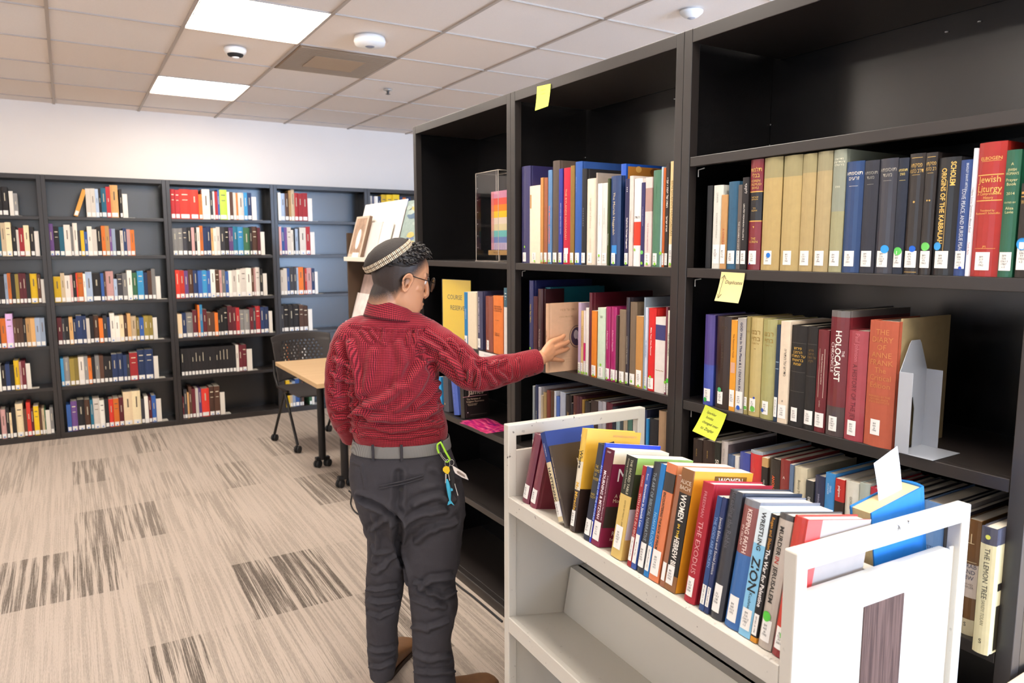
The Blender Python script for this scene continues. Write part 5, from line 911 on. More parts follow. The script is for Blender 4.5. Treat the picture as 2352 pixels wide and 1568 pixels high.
def resample(rows, n):
    out = []
    rows = sorted(rows, key=lambda r: r[0]); y0, y1 = rows[0][0], rows[-1][0]
    for i in range(n):
        y = y0+(y1-y0)*i/(n-1); j = 0
        while j < len(rows)-2 and rows[j+1][0] < y: j += 1
        P0, P1, P2, P3 = rows[max(0, j-1)], rows[j], rows[j+1], rows[min(len(rows)-1, j+2)]
        t = (y-P1[0])/(P2[0]-P1[0]); row = [y]
        for q in range(1, len(P1)):
            m1 = (P2[q]-P0[q])/(P2[0]-P0[0])*(P2[0]-P1[0]) if P2[0] != P0[0] else 0; m2 = (P3[q]-P1[q])/(P3[0]-P1[0])*(P2[0]-P1[0]) if P3[0] != P1[0] else 0
            row.append((2*t**3-3*t*t+1)*P1[q]+(t**3-2*t*t+t)*m1+(-2*t**3+3*t*t)*P2[q]+(t**3-t*t)*m2)
        out.append(row)
    return out
def silhouette(mb, rows, m, n=26, e=.9, shrink=0):
    """rows: (y px, left px, right px, f centre, half depth)"""
    rg = []
    for y, xl, xr, f, hd in resample(rows, n):
        a, b_ = PP(xl, y, f), PP(xr, y, f); c = (a+b_)/2; hw = (b_-a).length/2-shrink
        rg.append((c, ER*max(.004, hw), EF*max(.004, hd-shrink), e))
    ringloft(mb, rg, m); return rg
def limb(mb, pts, m, n=22, shrink=0, seg=28):
    """pts: (Vector, radius) smoothed into a tapering limb"""
    P = [p for p, r in pts]; Rr = [r for p, r in pts]; out = []; rad_ = []
    for i in range(len(P)-1):
        a, b_, c, d = P[max(0, i-1)], P[i], P[i+1], P[min(len(P)-1, i+2)]; k = max(2, n//(len(P)-1))
        for s in range(k+(1 if i == len(P)-2 else 0)):
            t = s/k; out.append(.5*((2*b_)+(c-a)*t+(2*a-5*b_+4*c-d)*t*t+(3*b_-a-3*c+d)*t**3)); rad_.append(Rr[i]*(1-t)+Rr[i+1]*t-shrink)
    mb.tube(out, rad_, m, seg); return out, rad_
def fuse(mb, voxel, smooth_it, name):
    o = mb.build(name); r = o.modifiers.new('r', 'REMESH'); r.mode = 'VOXEL'; r.voxel_size = voxel; r.use_smooth_shade = True
    s = o.modifiers.new('s', 'SMOOTH'); s.iterations = smooth_it; s.factor = .5
    dg = bpy.context.evaluated_depsgraph_get(); me = bpy.data.meshes.new_from_object(o.evaluated_get(dg)); mats = list(o.data.materials); bpy.data.objects.remove(o)
    me.materials.clear(); me.materials.append(mats[0]); me.name = name
    me.polygons.foreach_set('use_smooth', [True]*len(me.polygons)); return me
def arr(me):
    v = np.empty(len(me.vertices)*3); me.vertices.foreach_get('co', v); n = np.empty(len(me.vertices)*3); me.vertices.foreach_get('normal', n); return v.reshape(-1, 3), n.reshape(-1, 3)
def dist_poly(V, poly):
    best = np.full(len(V), 9.)
    for a, b_ in zip(poly, poly[1:]):
        a, b_ = np.array(a), np.array(b_); ab = b_-a; t = np.clip(((V-a)@ab)/(ab@ab+1e-12), 0, 1); d = np.linalg.norm(V-(a+t[:, None]*ab), axis=1); tt = np.sin(np.pi*np.clip(t, .0, 1)) if len(poly) == 2 else 1
        best = np.minimum(best, d)
    return best
def snap(me, folds):
    """fold lines read in the photo, laid on the cloth surface that faces us"""
    V, Nn = arr(me); E_ = NV(EYE); d = V-E_; zf = d@NV(FWD); sx = CX+FP*(d@NV(RGT))/zf; sy = CY-FP*(d@NV(UPV))/zf; face = (Nn*d).sum(1) < 0; idx = np.where(face)[0]; out = []
    for poly, A, w in folds:
        fine = []
        for (a, b_), (c, e_) in zip(poly, poly[1:]):
            k = max(2, int(math.hypot(c-a, e_-b_)/9)); fine += [(a+(c-a)*i/k, b_+(e_-b_)*i/k) for i in range(k)]
        fine.append(poly[-1]); P = []
        for a, b_ in fine:
            q = (sx[idx]-a)**2+(sy[idx]-b_)**2; m = q < 25
            j = idx[m][np.argmin(zf[idx][m])] if m.any() else idx[np.argmin(q)]
            P.append(V[j])
        out.append((P, A, w))
    return out
def wrinkle(me, folds, fb=(), amp=.003, freq=(30, 30, 12), seed=1, mask=None):
    V, Nn = arr(me); dsp = np.zeros(len(V))
    for poly, A, w in snap(me, folds):
        w *= .85; d = dist_poly(V, poly); dsp += 2.0*A*(np.exp(-(d/w)**2)-.55*np.exp(-((d-1.7*w)/(w*.8))**2))
    rnd = np.random.RandomState(seed); q = np.zeros(len(V))
    for k in range(14):
        kv = rnd.normal(size=3)*np.array(freq); ph = rnd.uniform(0, 6.28); wv = rnd.normal(size=3)*9; q += (1-np.abs(np.sin(V@kv+ph+1.3*np.sin(V@wv+ph))))**2
    q = (q/14-.33)*2; dsp += amp*q
    if mask is not None: dsp *= mask(V)
    V2 = V+Nn*dsp[:, None]; me.vertices.foreach_set('co', V2.ravel()); me.update()
# ---- materials
def skin_mat():
    m = bpy.data.materials.new('skin'); m.use_nodes = True; nt = m.node_tree; N = nt.nodes; L = nt.links; b = N['Principled BSDF']; b.inputs['Roughness'].default_value = .48
    b.inputs['Subsurface Weight'].default_value = .12; b.inputs['Subsurface Radius'].default_value = (.012, .005, .003); b.inputs['Subsurface Scale'].default_value = 1
    at = N.new('ShaderNodeAttribute'); at.attribute_name = 'tone'; mx = N.new('ShaderNodeMix'); mx.data_type = 'RGBA'; mx.inputs[6].default_value = lin('CE9670'); mx.inputs[7].default_value = lin('2E221D')
    n = N.new('ShaderNodeTexNoise'); n.inputs['Scale'].default_value = 420; tc = N.new('ShaderNodeTexCoord'); L.new(tc.outputs['Object'], n.inputs['Vector'])
    mr_ = N.new('ShaderNodeMapRange'); L.new(n.outputs[0], mr_.inputs[0]); mr_.inputs[3].default_value = .34; mr_.inputs[4].default_value = .66
    ad = N.new('ShaderNodeMath'); ad.operation = 'MULTIPLY'; L.new(mr_.outputs[0], ad.inputs[0]); L.new(at.outputs['Fac'], ad.inputs[1])
    a2 = N.new('ShaderNodeMath'); a2.operation = 'MULTIPLY'; a2.use_clamp = True; L.new(ad.outputs[0], a2.inputs[0]); a2.inputs[1].default_value = 1.9
    L.new(a2.outputs[0], mx.inputs[0]); L.new(mx.outputs[2], b.inputs['Base Color']); return m
def gingham():
    m = bpy.data.materials.new('red_check_cotton'); m.use_nodes = True; nt = m.node_tree; N = nt.nodes; L = nt.links; b = N['Principled BSDF']; b.inputs['Roughness'].default_value = .8; b.inputs['Sheen Weight'].default_value = .15; b.inputs['Specular IOR Level'].default_value = .25
    uv = N.new('ShaderNodeUVMap'); uv.uv_map = 'cloth'; sp = N.new('ShaderNodeSeparateXYZ'); L.new(uv.outputs[0], sp.inputs[0])
    def band(o_):
        a = N.new('ShaderNodeMath'); a.operation = 'FRACT'; L.new(o_, a.inputs[0]); c = N.new('ShaderNodeMapRange'); c.inputs[1].default_value = .46; c.inputs[2].default_value = .60; L.new(a.outputs[0], c.inputs[0]); return c.outputs[0]
    x, y = band(sp.outputs[0]), band(sp.outputs[1]); ad = N.new('ShaderNodeMath'); ad.operation = 'ADD'; L.new(x, ad.inputs[0]); L.new(y, ad.inputs[1]); h = N.new('ShaderNodeMath'); h.operation = 'MULTIPLY'; L.new(ad.outputs[0], h.inputs[0]); h.inputs[1].default_value = .5
    r = N.new('ShaderNodeValToRGB'); e = r.color_ramp.elements; e[0].position = 0; e[0].color = lin('B83440'); e[1].position = 1; e[1].color = lin('30080F'); q = e.new(.5); q.color = lin('7A1420')
    L.new(h.outputs[0], r.inputs[0]); L.new(r.outputs[0], b.inputs['Base Color'])
    return m
SKIN, SHIRT = skin_mat(), gingham(); PANTS = mat('3D3B40', .75, var=.06, scale=300, spec=.25, bump=.3)
NV = np.array
# ---- silhouettes read from the photograph (y, left, right, f, half depth)
TOR = [(708, 862, 945, .0, .050), (722, 838, 972, .0, .068), (738, 808, 1003, .0, .082), (758, 788, 1022, .0, .096), (790, 776, 1026, .005, .112), (840, 781, 1010, .01, .125), (885, 794, 1008, .01, .133), (930, 800, 1015, .01, .138), (965, 803, 1024, .01, .138), (990, 807, 1028, .01, .132), (1006, 814, 1027, .01, .124), (1016, 822, 1020, .01, .112)]
HIP = [(1003, 815, 1028, .01, .120), (1016, 812, 1030, .01, .126), (1055, 801, 1044, .01, .134), (1104, 803, 1060, .005, .140), (1150, 815, 1068, .0, .135), (1190, 830, 1067, .0, .112), (1225, 838, 1058, .0, .07)]
LL = [(1120, 806, 925, .01, .105), (1190, 835, 925, .015, .095), (1243, 843, 926, .02, .088), (1318, 840, 931, .03, .076), (1374, 837, 925, .04, .070), (1430, 841, 915, .045, .066), (1498, 843, 916, .05, .064), (1548, 849, 905, .05, .063)]
RL = [(1120, 915, 1066, -.0, .115), (1167, 920, 1069, -.01, .112), (1224, 926, 1063, -.02, .104), (1287, 931, 1057, -.035, .092), (1330, 935, 1046, -.045, .084), (1370, 939, 1051, -.055, .079), (1411, 944, 1048, -.065, .074), (1468, 946, 1037, -.075, .069), (1520, 948, 1043, -.08, .068), (1606, 955, 1052, -.085, .067)]
# right arm, left arm
YC = -_u0-.0145          # plane of the near board of the book that is being pulled out
def onC(x, y, dl_): return on(x, y, 1, YC-dl_)
WR = onC(1234, 829, .045)
SH_R, EL_R = PP(985, 790, -.02), PP(1092, 858, -.075)
RA = [(PP(940, 770, -.0), .075), (SH_R, .072), (PP(1035, 815, -.05), .066), (EL_R, .060), (PP(1150, 855, -.01)*.5+(EL_R*.35+WR*.65)*.5, .052), (EL_R*.2+WR*.8, .043), (WR-(WR-EL_R).normalized()*-.004, .040)]
LA = [(PP(850, 762, .0), .060), (PP(818, 775, .0), .066), (PP(800, 806, .0), .062), (PP(786, 850, .0), .056), (PP(784, 905, .01), .053), (PP(788, 945, .03), .050), (PP(800, 978, .07), .043), (PP(810, 1005, .10), .040)]
# ---- the body (one surface: trunk, legs, arms, neck, head, hands)
HC = PP(917, 642, .0); fy = rad(14)
HX = (ER*cos(fy)+EF*sin(fy)); HY = Z.cross(HX); tp = rad(13); HXp = (HX*cos(tp)-Z*sin(tp)).normalized(); HZ = HXp.cross(HY)
HS = 1.0
def H(x, y, z): return HC+(HXp*x+HY*y+HZ*z)*HS
mb = MB()
sh = .014
silhouette(mb, TOR[1:], SKIN, shrink=sh+.020); silhouette(mb, HIP[:-1], SKIN, shrink=sh+.016, n=14); silhouette(mb, LL, SKIN, shrink=sh+.016, n=18); silhouette(mb, RL, SKIN, shrink=sh+.016, n=18)
limb(mb, RA[:-1]+[(WR, .046)], SKIN, shrink=.024); limb(mb, LA, SKIN, shrink=.024)
hr = [(-.119, .058, .020, .016), (-.112, .074, .0, .032), (-.100, .083, -.022, .043), (-.085, .087, -.040, .051), (-.065, .088, -.055, .058), (-.045, .087, -.068, .062), (-.020, .085, -.082, .067), (.0, .084, -.090, .071), (.025, .087, -.096, .075), (.045, .087, -.097, .0765), (.07, .079, -.092, .073), (.09, .064, -.080, .063), (.105, .043, -.061, .048), (.114, .02, -.04, .030)]
ringloft(mb, [(H((a+b_)/2, 0, z), HXp*((a-b_)/2), HY*w, .88) for z, a, b_, w in resample(hr, 30)], SKIN, 36)
limb(mb, [(H(-.022, 0, -.02), .052), (H(-.028, 0, -.08), .056), (PP(896, 722, .0), .062), (PP(897, 752, .0), .075)], SKIN)      # neck
limb(mb, [(H(.083, 0, .022), .006), (H(.0945, 0, -.004), .0075), (H(.0990, 0, -.025), .0082), (H(.0975, 0, -.032), .0082), (H(.090, 0, -.040), .008)], SKIN, seg=12)   # nose
for s in (-1, 1):
    limb(mb, [(H(.095, s*.0095, -.034), .0062), (H(.084, s*.013, -.032), .0075)], SKIN, seg=10, n=4)
    limb(mb, [(H(.078, s*.008, .029), .010), (H(.074, s*.035, .032), .010), (H(.060, s*.052, .026), .010)], SKIN, seg=10)    # brow
    limb(mb, [(H(.060, s*.040, -.018), .014), (H(.042, s*.054, -.014), .012)], SKIN, seg=12, n=4)      # cheekbone
    vs = []; NU, NVv = 22, 7                       # the ear: a dished oval leaf with a rolled rim, standing off the head
    for i in range(NU):
        t = 2*pi*i/NU; rx, rz = .0165*(1.15 if sin(t) > 0 else .80), .030
        for (k_, hgt) in ((1.0, .0), (1.08, .006), (.95, .0115), (.78, .0085), (.55, .003), (.3, .001), (.05, .0015)):
            ex, ez = rx*k_*cos(t), rz*k_*sin(t); back = (.5-.5*cos(t)); vs.append(H(.006+ex+.1*ez, s*(.0715+hgt+.009*(1-(ex/.0165+1)/2)*k_), -.006+ez))
    fs = [(i*NVv+k, ((i+1) % NU)*NVv+k, ((i+1) % NU)*NVv+k+1, i*NVv+k+1) for i in range(NU) for k in range(NVv-1)]+[tuple(i*NVv for i in range(NU)), tuple(i*NVv+NVv-1 for i in range(NU-1, -1, -1))]
    mb.add(vs, fs, SKIN, True)
    limb(mb, [(H(.010, s*.069, -.026), .0055), (H(.007, s*.071, -.034), .0058)], SKIN, seg=10, n=4)
    limb(mb, [(H(.019, s*.071, .004), .004), (H(.020, s*.0725, -.006), .0045), (H(.017, s*.071, -.014), .004)], SKIN, seg=10, n=4)
limb(mb, [(H(.082, -.018, -.064), .004), (H(.0905, 0, -.062), .0062), (H(.082, .018, -.064), .004)], SKIN, seg=10); limb(mb, [(H(.080, -.015, -.074), .0045), (H(.0885, 0, -.074), .007), (H(.080, .015, -.074), .0045)], SKIN, seg=10)
limb(mb, [(H(.070, -.012, -.103), .012), (H(.076, 0, -.103), .014), (H(.070, .012, -.103), .012)], SKIN, seg=12, n=4)
# right hand: palm and five fingers, back of the hand towards us
Kn = [onC(1265, 787, .030), onC(1272, 799, .034), onC(1270, 812, .034), onC(1264, 824, .030)]
Pi = [onC(1283, 779, .024), onC(1289, 791, .027), onC(1288, 806, .026), onC(1281, 826, .024)]
Ti = [onC(1296, 770, .007), onC(1306, 784, .008), onC(1305, 800, .008), onC(1294, 828, .007)]
rr = [.0092, .0096, .009, .0078]
for k in range(4):
    mid = Pi[k]*.45+Ti[k]*.55+Vector((0, -.004, 0)); limb(mb, [(WR*.55+Kn[k]*.45, .012), (Kn[k], rr[k]+.0018), (Pi[k], rr[k]), (mid, rr[k]-.001), (Ti[k], rr[k]-.002)], SKIN, seg=14)
for k in range(3): limb(mb, [(WR*.75+(Kn[k]+Kn[k+1])*.125, .016), (WR*.3+(Kn[k]+Kn[k+1])*.35, .0145), ((Kn[k]+Kn[k+1])/2, .0105)], SKIN, seg=14, n=6)
limb(mb, [(WR-(Kn[1]-WR).normalized()*.05, .026), (WR, .025), (WR*.7+Kn[1]*.3, .024)], SKIN, seg=20, n=8)
limb(mb, [(WR*.7+Kn[0]*.3+Vector((0, .012, 0)), .014), (onC(1262, 806, .006), .0115), (onC(1279, 800, .003)+Vector((.0, -.004, -.004)), .0095), (onC(1290, 795, .0)+Vector((0, -.008, -.004)), .008)], SKIN, seg=14)      # thumb, on the book side
# left hand hanging in front of the hip
LW = LA[-1][0]
for k in range(4): limb(mb, [(LW, .015), (LW+Vector((.012+.004*k, .020+.012*k, -.05)), .010), (LW+Vector((.02+.004*k, .018+.013*k, -.078)), .0085), (LW+Vector((.032+.003*k, .012+.013*k, -.10)), .007)], SKIN, seg=12)
limb(mb, [(LW, .015), (LW+Vector((.03, .0, -.035)), .010), (LW+Vector((.045, -.004, -.058)), .008)], SKIN, seg=12)
# feet
def foot(mb, heel, toe, m, s=0, seg=24, top=None):
    d = (toe-heel); L_ = d.length; d.normalize(); w = Vector((-d.y, d.x, 0)); rg = []
    for t, hw, ht in ((0, .026, .045), (.08, .034, .062), (.25, .037, .068), (.45, .040, .058), (.65, .048, .043), (.82, .050, .036), (.93, .042, .03), (1.0, .022, .018)):
        rg.append((heel+d*(L_*t)+Z*((ht-s)/2+.004), w*(hw-s), Z*((ht-s)/2), .75))
    ringloft(mb, rg, m, seg)
LH, LT = on(872, 1566, 2, 0), on(938, 1478, 2, 0); LT = LH+(LT-LH).normalized()*.275; RH = on(972, 1622, 2, 0); RT = RH+Vector((.985, -.05, 0)).normalized()*.28; RT.z = RH.z = 0; LH.z = LT.z = 0
foot(mb, LH, LT, SKIN, .008); foot(mb, RH, RT, SKIN, .008)
limb(mb, [(LH+(LT-LH)*.2+Z*.03, .036), (PP(877, 1500, .05), .045)], SKIN, seg=16, n=4); limb(mb, [(RH+(RT-RH)*.2+Z*.03, .036), (PP(1000, 1500, -.08), .045)], SKIN, seg=16, n=4)
bme = fuse(mb, .0027, 3, 'person'); V, _n = arr(bme)
o3 = NV(HC); L3 = np.stack([(V-o3)@NV(a) for a in (HXp, HY, HZ)], 1)     # head coordinates
x, y, z = L3[:, 0], np.abs(L3[:, 1]), L3[:, 2]
near = (np.linalg.norm(V-o3, axis=1) < .16)
hl = np.interp(x, [-.11, -.07, -.04, -.015, .005, .02, .035, .06, .09], [-.088, -.086, -.07, -.055, .0, .012, .03, .065, .082])
tone = np.clip((z-hl+.016)/.046, 0, 1)**.7*near*1.15; ear = near & (y > .0780) & (x > -.012) & (x < .03) & (z > -.04) & (z < .032); tone[ear] = 0
beard = near & (x > .055) & (y < .03) & (z < -.085); tone[beard] = np.maximum(tone[beard], .42); st = near & (x > .082) & (z < -.046) & (z > -.058) & (y < .024); tone[st] = .5
brow = near & (x > .068) & (z > .026) & (z < .038) & (y < .055) & (y > .01); tone[brow] = .8
a = bme.attributes.new('tone', 'FLOAT', 'POINT'); a.data.foreach_set('value', tone.astype(float))
person = bpy.data.objects.new('person', bme); COL.objects.link(person)
tag(person, 'man in a red checked shirt and knitted cap, seen from behind, reaching for a book', 'person')
def child(me, name, par=person):
    o = bpy.data.objects.new(name, me); COL.objects.link(o); o.parent = par; return o
# ---- hair: close-cropped shell plus longer curls in front of the cap
cap_c = H(-.030, 0, .040); CN = (HZ*cos(rad(45))-HXp*sin(rad(45))).normalized()
CC = H(-.008, 0, .022)+CN*.058; HAIR = mat('1C1614', .45, var=.12, scale=500, bump=.6)
mb = MB(); rnd = random.Random(9)
def headsurf(th, ph):        # direction -> scalp point (forward angle th, elevation ph)
    d = Vector((cos(ph)*cos(th), cos(ph)*sin(th), sin(ph))); zz = .01+.108*d.z
    row = min(hr, key=lambda q: abs(q[0]-zz)); rs = resample(hr, 60); row = min(rs, key=lambda q: abs(q[0]-zz)); _, a_, b2, w = row
    k = math.hypot(d.x, d.y) or 1e-6; return ((a_+b2)/2+(a_-b2)/2*d.x/k, w*d.y/k, zz)
RS = resample(hr, 60)
def hs(ang, zz):
    _, a_, b2, w = min(RS, key=lambda q: abs(q[0]-zz)); return H((a_+b2)/2+(a_-b2)/2*cos(ang), w*sin(ang), zz), (HXp*cos(ang)+HY*sin(ang))
HLX, HLZ = [-.11, -.07, -.04, -.015, .005, .02, .035, .06, .09], [.0, .012, .022, .030, .036, .044, .054, .078, .092]
def thick(loc):
    f = (loc[2]-np.interp(loc[0], HLX, HLZ))/.030; f = max(0, min(1, f)); f = f*f*(3-2*f)
    return f*(.0065+.010*max(0, min(1, (loc[0]-.0)/.06)))
NA, NZ = 96, 44; G = {}
for i in range(NA):
    for j in range(NZ):
        ang = 2*pi*i/NA-pi; zz = .0+.1135*j/(NZ-1); p, nrm = hs(ang, zz); loc = ((p-HC).dot(HXp), abs((p-HC).dot(HY)), (p-HC).dot(HZ)); tt = thick(loc); k_ = max(0, min(1, (zz-.05)/.06)); nn = (nrm*(1-k_)+HZ*k_*1.2).normalized()
        G[i, j] = (p+nn*(tt+.0018*noise.noise(p*90)*(tt > .002))-nn*.0015, tt)
vs = [G[i, j][0] for i in range(NA) for j in range(NZ)]; ctr = sum((G[i, NZ-1][0] for i in range(NA)), Vector())/NA+HZ*.004; vs.append(ctr)
fs = [(i*NZ+j, ((i+1) % NA)*NZ+j, ((i+1) % NA)*NZ+j+1, i*NZ+j+1) for i in range(NA) for j in range(NZ-1) if max(G[i, j][1], G[(i+1) % NA, j+1][1]) > .0004]+[(i*NZ+NZ-1, ((i+1) % NA)*NZ+NZ-1, NA*NZ) for i in range(NA)]
mb.add(vs, fs, HAIR, True)
for k in range(1500):
    ang = rnd.uniform(-pi, pi); zz = rnd.uniform(.02, .1135); p, nrm = hs(ang, zz); loc = ((p-HC).dot(HXp), abs((p-HC).dot(HY)), (p-HC).dot(HZ)); tt = thick(loc)
    if tt < .004 or ((p-CC).dot(CN) > -.012 and ((p-CC)-CN*(p-CC).dot(CN)).length < .082): continue
    k_ = max(0, min(1, (zz-.05)/.06)); nn = (nrm*(1-k_)+HZ*k_*1.3).normalized(); q = p+nn*(tt*.8); ln = rnd.uniform(.007, .012)*(1+1.0*max(0, min(1, loc[0]/.06))); r0 = rnd.uniform(.0018, .0034)
    d = (nn*rnd.uniform(.3, .7)+HXp*rnd.uniform(.2, .8)+HY*rnd.uniform(-.6, .6)).normalized(); pts = [q.copy()]
    curl = HY*rnd.uniform(-1, 1)+HXp*rnd.uniform(-.5, .5)-nn*1.1
    for s_ in range(4): q = q+d*(ln/3); pts.append(q.copy()); d = (d+curl*.42).normalized()
    mb.tube(pts, [r0, r0*1.05, r0*.95, r0*.7, r0*.25], HAIR, 5)
child(mb.build('hair').data, 'hair'); bpy.data.objects.remove([o for o in bpy.data.objects if o.name == 'hair' and o.parent is None][0])
[o for o in bpy.data.objects if o.parent == person][-1].name = 'hair'
# ---- cap
cm1 = mat('2B2522', .8, var=.15, scale=300, bump=.6); cu = CN.cross(HY).normalized(); CC = H(-.008, 0, .022)+CN*.058
RB = .080; capm = MB(); prof = [(RB, -.004), (RB+.001, .006), (RB-.003, .016), (RB-.014, .029), (RB-.032, .040), (RB-.056, .047), (.0, .049)]
def cp(r, h_, t): return CC+(cu*cos(t)*1.06+HY*sin(t)*.96)*r+CN*h_
vs = [cp(r, h_, 2*pi*k/48) for k in range(48) for r, h_ in prof]; n = len(prof)
capm.add(vs, [(k*n+i, ((k+1) % 48)*n+i, ((k+1) % 48)*n+i+1, k*n+i+1) for k in range(48) for i in range(n-1)], cm1, True); cap = capm.build('skullcap', person)
bm2 = MB(); dk, lt, lt2 = mat('3A241E', .8, var=0), mat('E2D2B4', .8, var=.08, scale=300), mat('C8B090', .8, var=.1, scale=300)
bm2.add([cp(RB+d_, h_, 2*pi*k/64) for k in range(64) for d_, h_ in ((.0005, -.006), (.0018, .006), (-.0006, .0165))], [(k*3+i, ((k+1) % 64)*3+i, ((k+1) % 64)*3+i+1, k*3+i+1) for k in range(64) for i in range(2)], dk, True)
for k in range(96):
    t0, t1 = 2*pi*(k+.14)/96, 2*pi*(k+.80)/96
    for (h0, d0, h1, d1) in ((-.0055, .0022, .0045, .0034), (.0065, .0034, .0155, .0018)):
        m_ = lt if k % 3 else lt2
        bm2.add([cp(RB+d0, h0, t0), cp(RB+d0, h0, t1), cp(RB+(d0+d1)/2+.0012, (h0+h1)/2, t1), cp(RB+(d0+d1)/2+.0012, (h0+h1)/2, t0), cp(RB+d1, h1, t1), cp(RB+d1, h1, t0)], [(0, 1, 2, 3), (3, 2, 4, 5)], m_, True)
bm2.build('knitted_band', cap)
# ---- glasses
gm = mat('1A1716', .25, metal=.6, var=0); gls = MB()
for s in (-1, 1):
    c = H(.103, s*.033, .006); ring = [c+HY*(.0245*cos(t))+HZ*(.0225*sin(t))+HXp*(-.002*abs(cos(t))) for t in [2*pi*k/28 for k in range(28)]]; gls.tube(ring, .0013, gm, 8, closed=True)
    gls.tube([H(.100, s*.058, .012), H(.088, s*.070, .013), H(.04, s*.079, .016), H(.003, s*.0815, .020), H(-.010, s*.080, .012), H(-.016, s*.078, -.006)], .0015, gm, 8)
gls.tube([H(.103, -.009, .010), H(.107, 0, .013), H(.103, .009, .010)], .0012, gm, 8); g_ = gls.build('glasses', person)
ln_ = MB()
for s in (-1, 1):
    c = H(.103, s*.033, .006); ln_.add([c+HY*(.024*cos(2*pi*k/24))+HZ*(.022*sin(2*pi*k/24)) for k in range(24)], [tuple(range(24))], gl)
ln_.build('lenses', g_)
ey = MB(); ew = mat('E8E0DA', .3, var=0)
for s in (-1, 1):
    for k, (r_, off, mm_) in enumerate(((.0115, 0, ew), (.0055, .0072, mat('2A1A12', .2, var=0)))):
        vs = []; c = H(.070+off, s*.031, .010)
        for i in range(9):
            for j in range(16): a1, a2 = pi*i/8, 2*pi*j/16; vs.append(c+(HXp*cos(a1)+HY*sin(a1)*cos(a2)+HZ*sin(a1)*sin(a2))*r_)
        ey.add(vs, [(i*16+j, i*16+(j+1) % 16, (i+1)*16+(j+1) % 16, (i+1)*16+j) for i in range(8) for j in range(16)], mm_, True)
ey.build('eyes', person)
# ---- shirt
mb = MB(); silhouette(mb, TOR, SHIRT, n=40)
RAs = [(p, r) for p, r in RA]; LAs = list(LA)
axR, rR = limb(mb, RAs, SHIRT, n=36); axL, rL = limb(mb, LAs, SHIRT, n=36)
sme = fuse(mb, .0045, 4, 'shirt')
W2 = lambda x_, y_, f=-.13: tuple(PP(x_, y_, f))
z4 = lambda X_, Y_, f=-.12: (740+X_/2.958, 520+Y_/2.958)
F = []
for q, A, w in (([(200, 665), (450, 690), (720, 690)], .0035, .004), ([(705, 935), (600, 1080), (420, 1190), (240, 1250)], .010, .020), ([(720, 1010), (640, 1150), (470, 1270), (300, 1320)], .008, .018), ([(530, 800), (560, 930), (520, 1080)], .006, .016), ([(170, 800), (215, 1000), (225, 1160)], .006, .014), ([(330, 850), (300, 1000), (260, 1130)], .004, .016),
                ([(230, 1270), (430, 1330), (650, 1300), (820, 1220)], .007, .014), ([(240, 1350), (480, 1400), (830, 1330)], .006, .010), ([(800, 1060), (740, 1160), (650, 1230)], .006, .012), ([(815, 1120), (760, 1250), (700, 1330)], .005, .012), ([(640, 700), (655, 780), (700, 850)], .005, .008), ([(600, 700), (590, 790)], .004, .007),
                ([(250, 700), (330, 770)], .003, .007), ([(330, 690), (380, 760)], .003, .006), ([(420, 690), (400, 770), (440, 800)], .003, .006), ([(500, 700), (480, 760)], .003, .006), ([(680, 760), (780, 830), (800, 900)], .005, .009), ([(720, 700), (830, 780), (900, 860)], .004, .008), ([(240, 1420), (520, 1450), (800, 1400)], .004, .006), ([(250, 1190), (330, 1240), (420, 1250)], .004, .008)):
    F.append(([z4(a, b_) for a, b_ in q], A, w))
for q, A, w in (([(880, 760), (960, 860), (980, 960)], .006, .010), ([(960, 830), (1020, 930), (1000, 1060)], .008, .011), ([(1030, 900), (1075, 1000), (1060, 1100)], .007, .010), ([(1100, 900), (1130, 1000), (1180, 1080)], .006, .011), ([(1180, 900), (1210, 990), (1270, 1060)], .005, .010), ([(1260, 890), (1290, 960), (1290, 1050)], .004, .009), ([(1330, 880), (1340, 950), (1340, 1040)], .004, .007), ([(820, 880), (900, 960), (940, 1040)], .006, .012), ([(1000, 870), (1150, 930), (1250, 900)], .005, .010)):
    F.append(([z4(a, b_) for a, b_ in q], A, w))
for q, A, w in (([(60, 900), (120, 930), (180, 960)], .006, .010), ([(50, 1000), (110, 1040), (190, 1060)], .006, .010), ([(50, 1120), (100, 1160), (190, 1150)], .006, .011), ([(60, 1220), (120, 1250), (190, 1220)], .006, .009), ([(60, 1300), (130, 1310), (200, 1290)], .007, .008), ([(110, 1400), (160, 1380), (210, 1390)], .005, .008), ([(90, 800), (110, 950), (100, 1150)], .005, .012)):
    F.append(([z4(a, b_, -.055) for a, b_ in q], A, w))
wrinkle(sme, F, amp=.0065, freq=(24, 24, 20), seed=5)
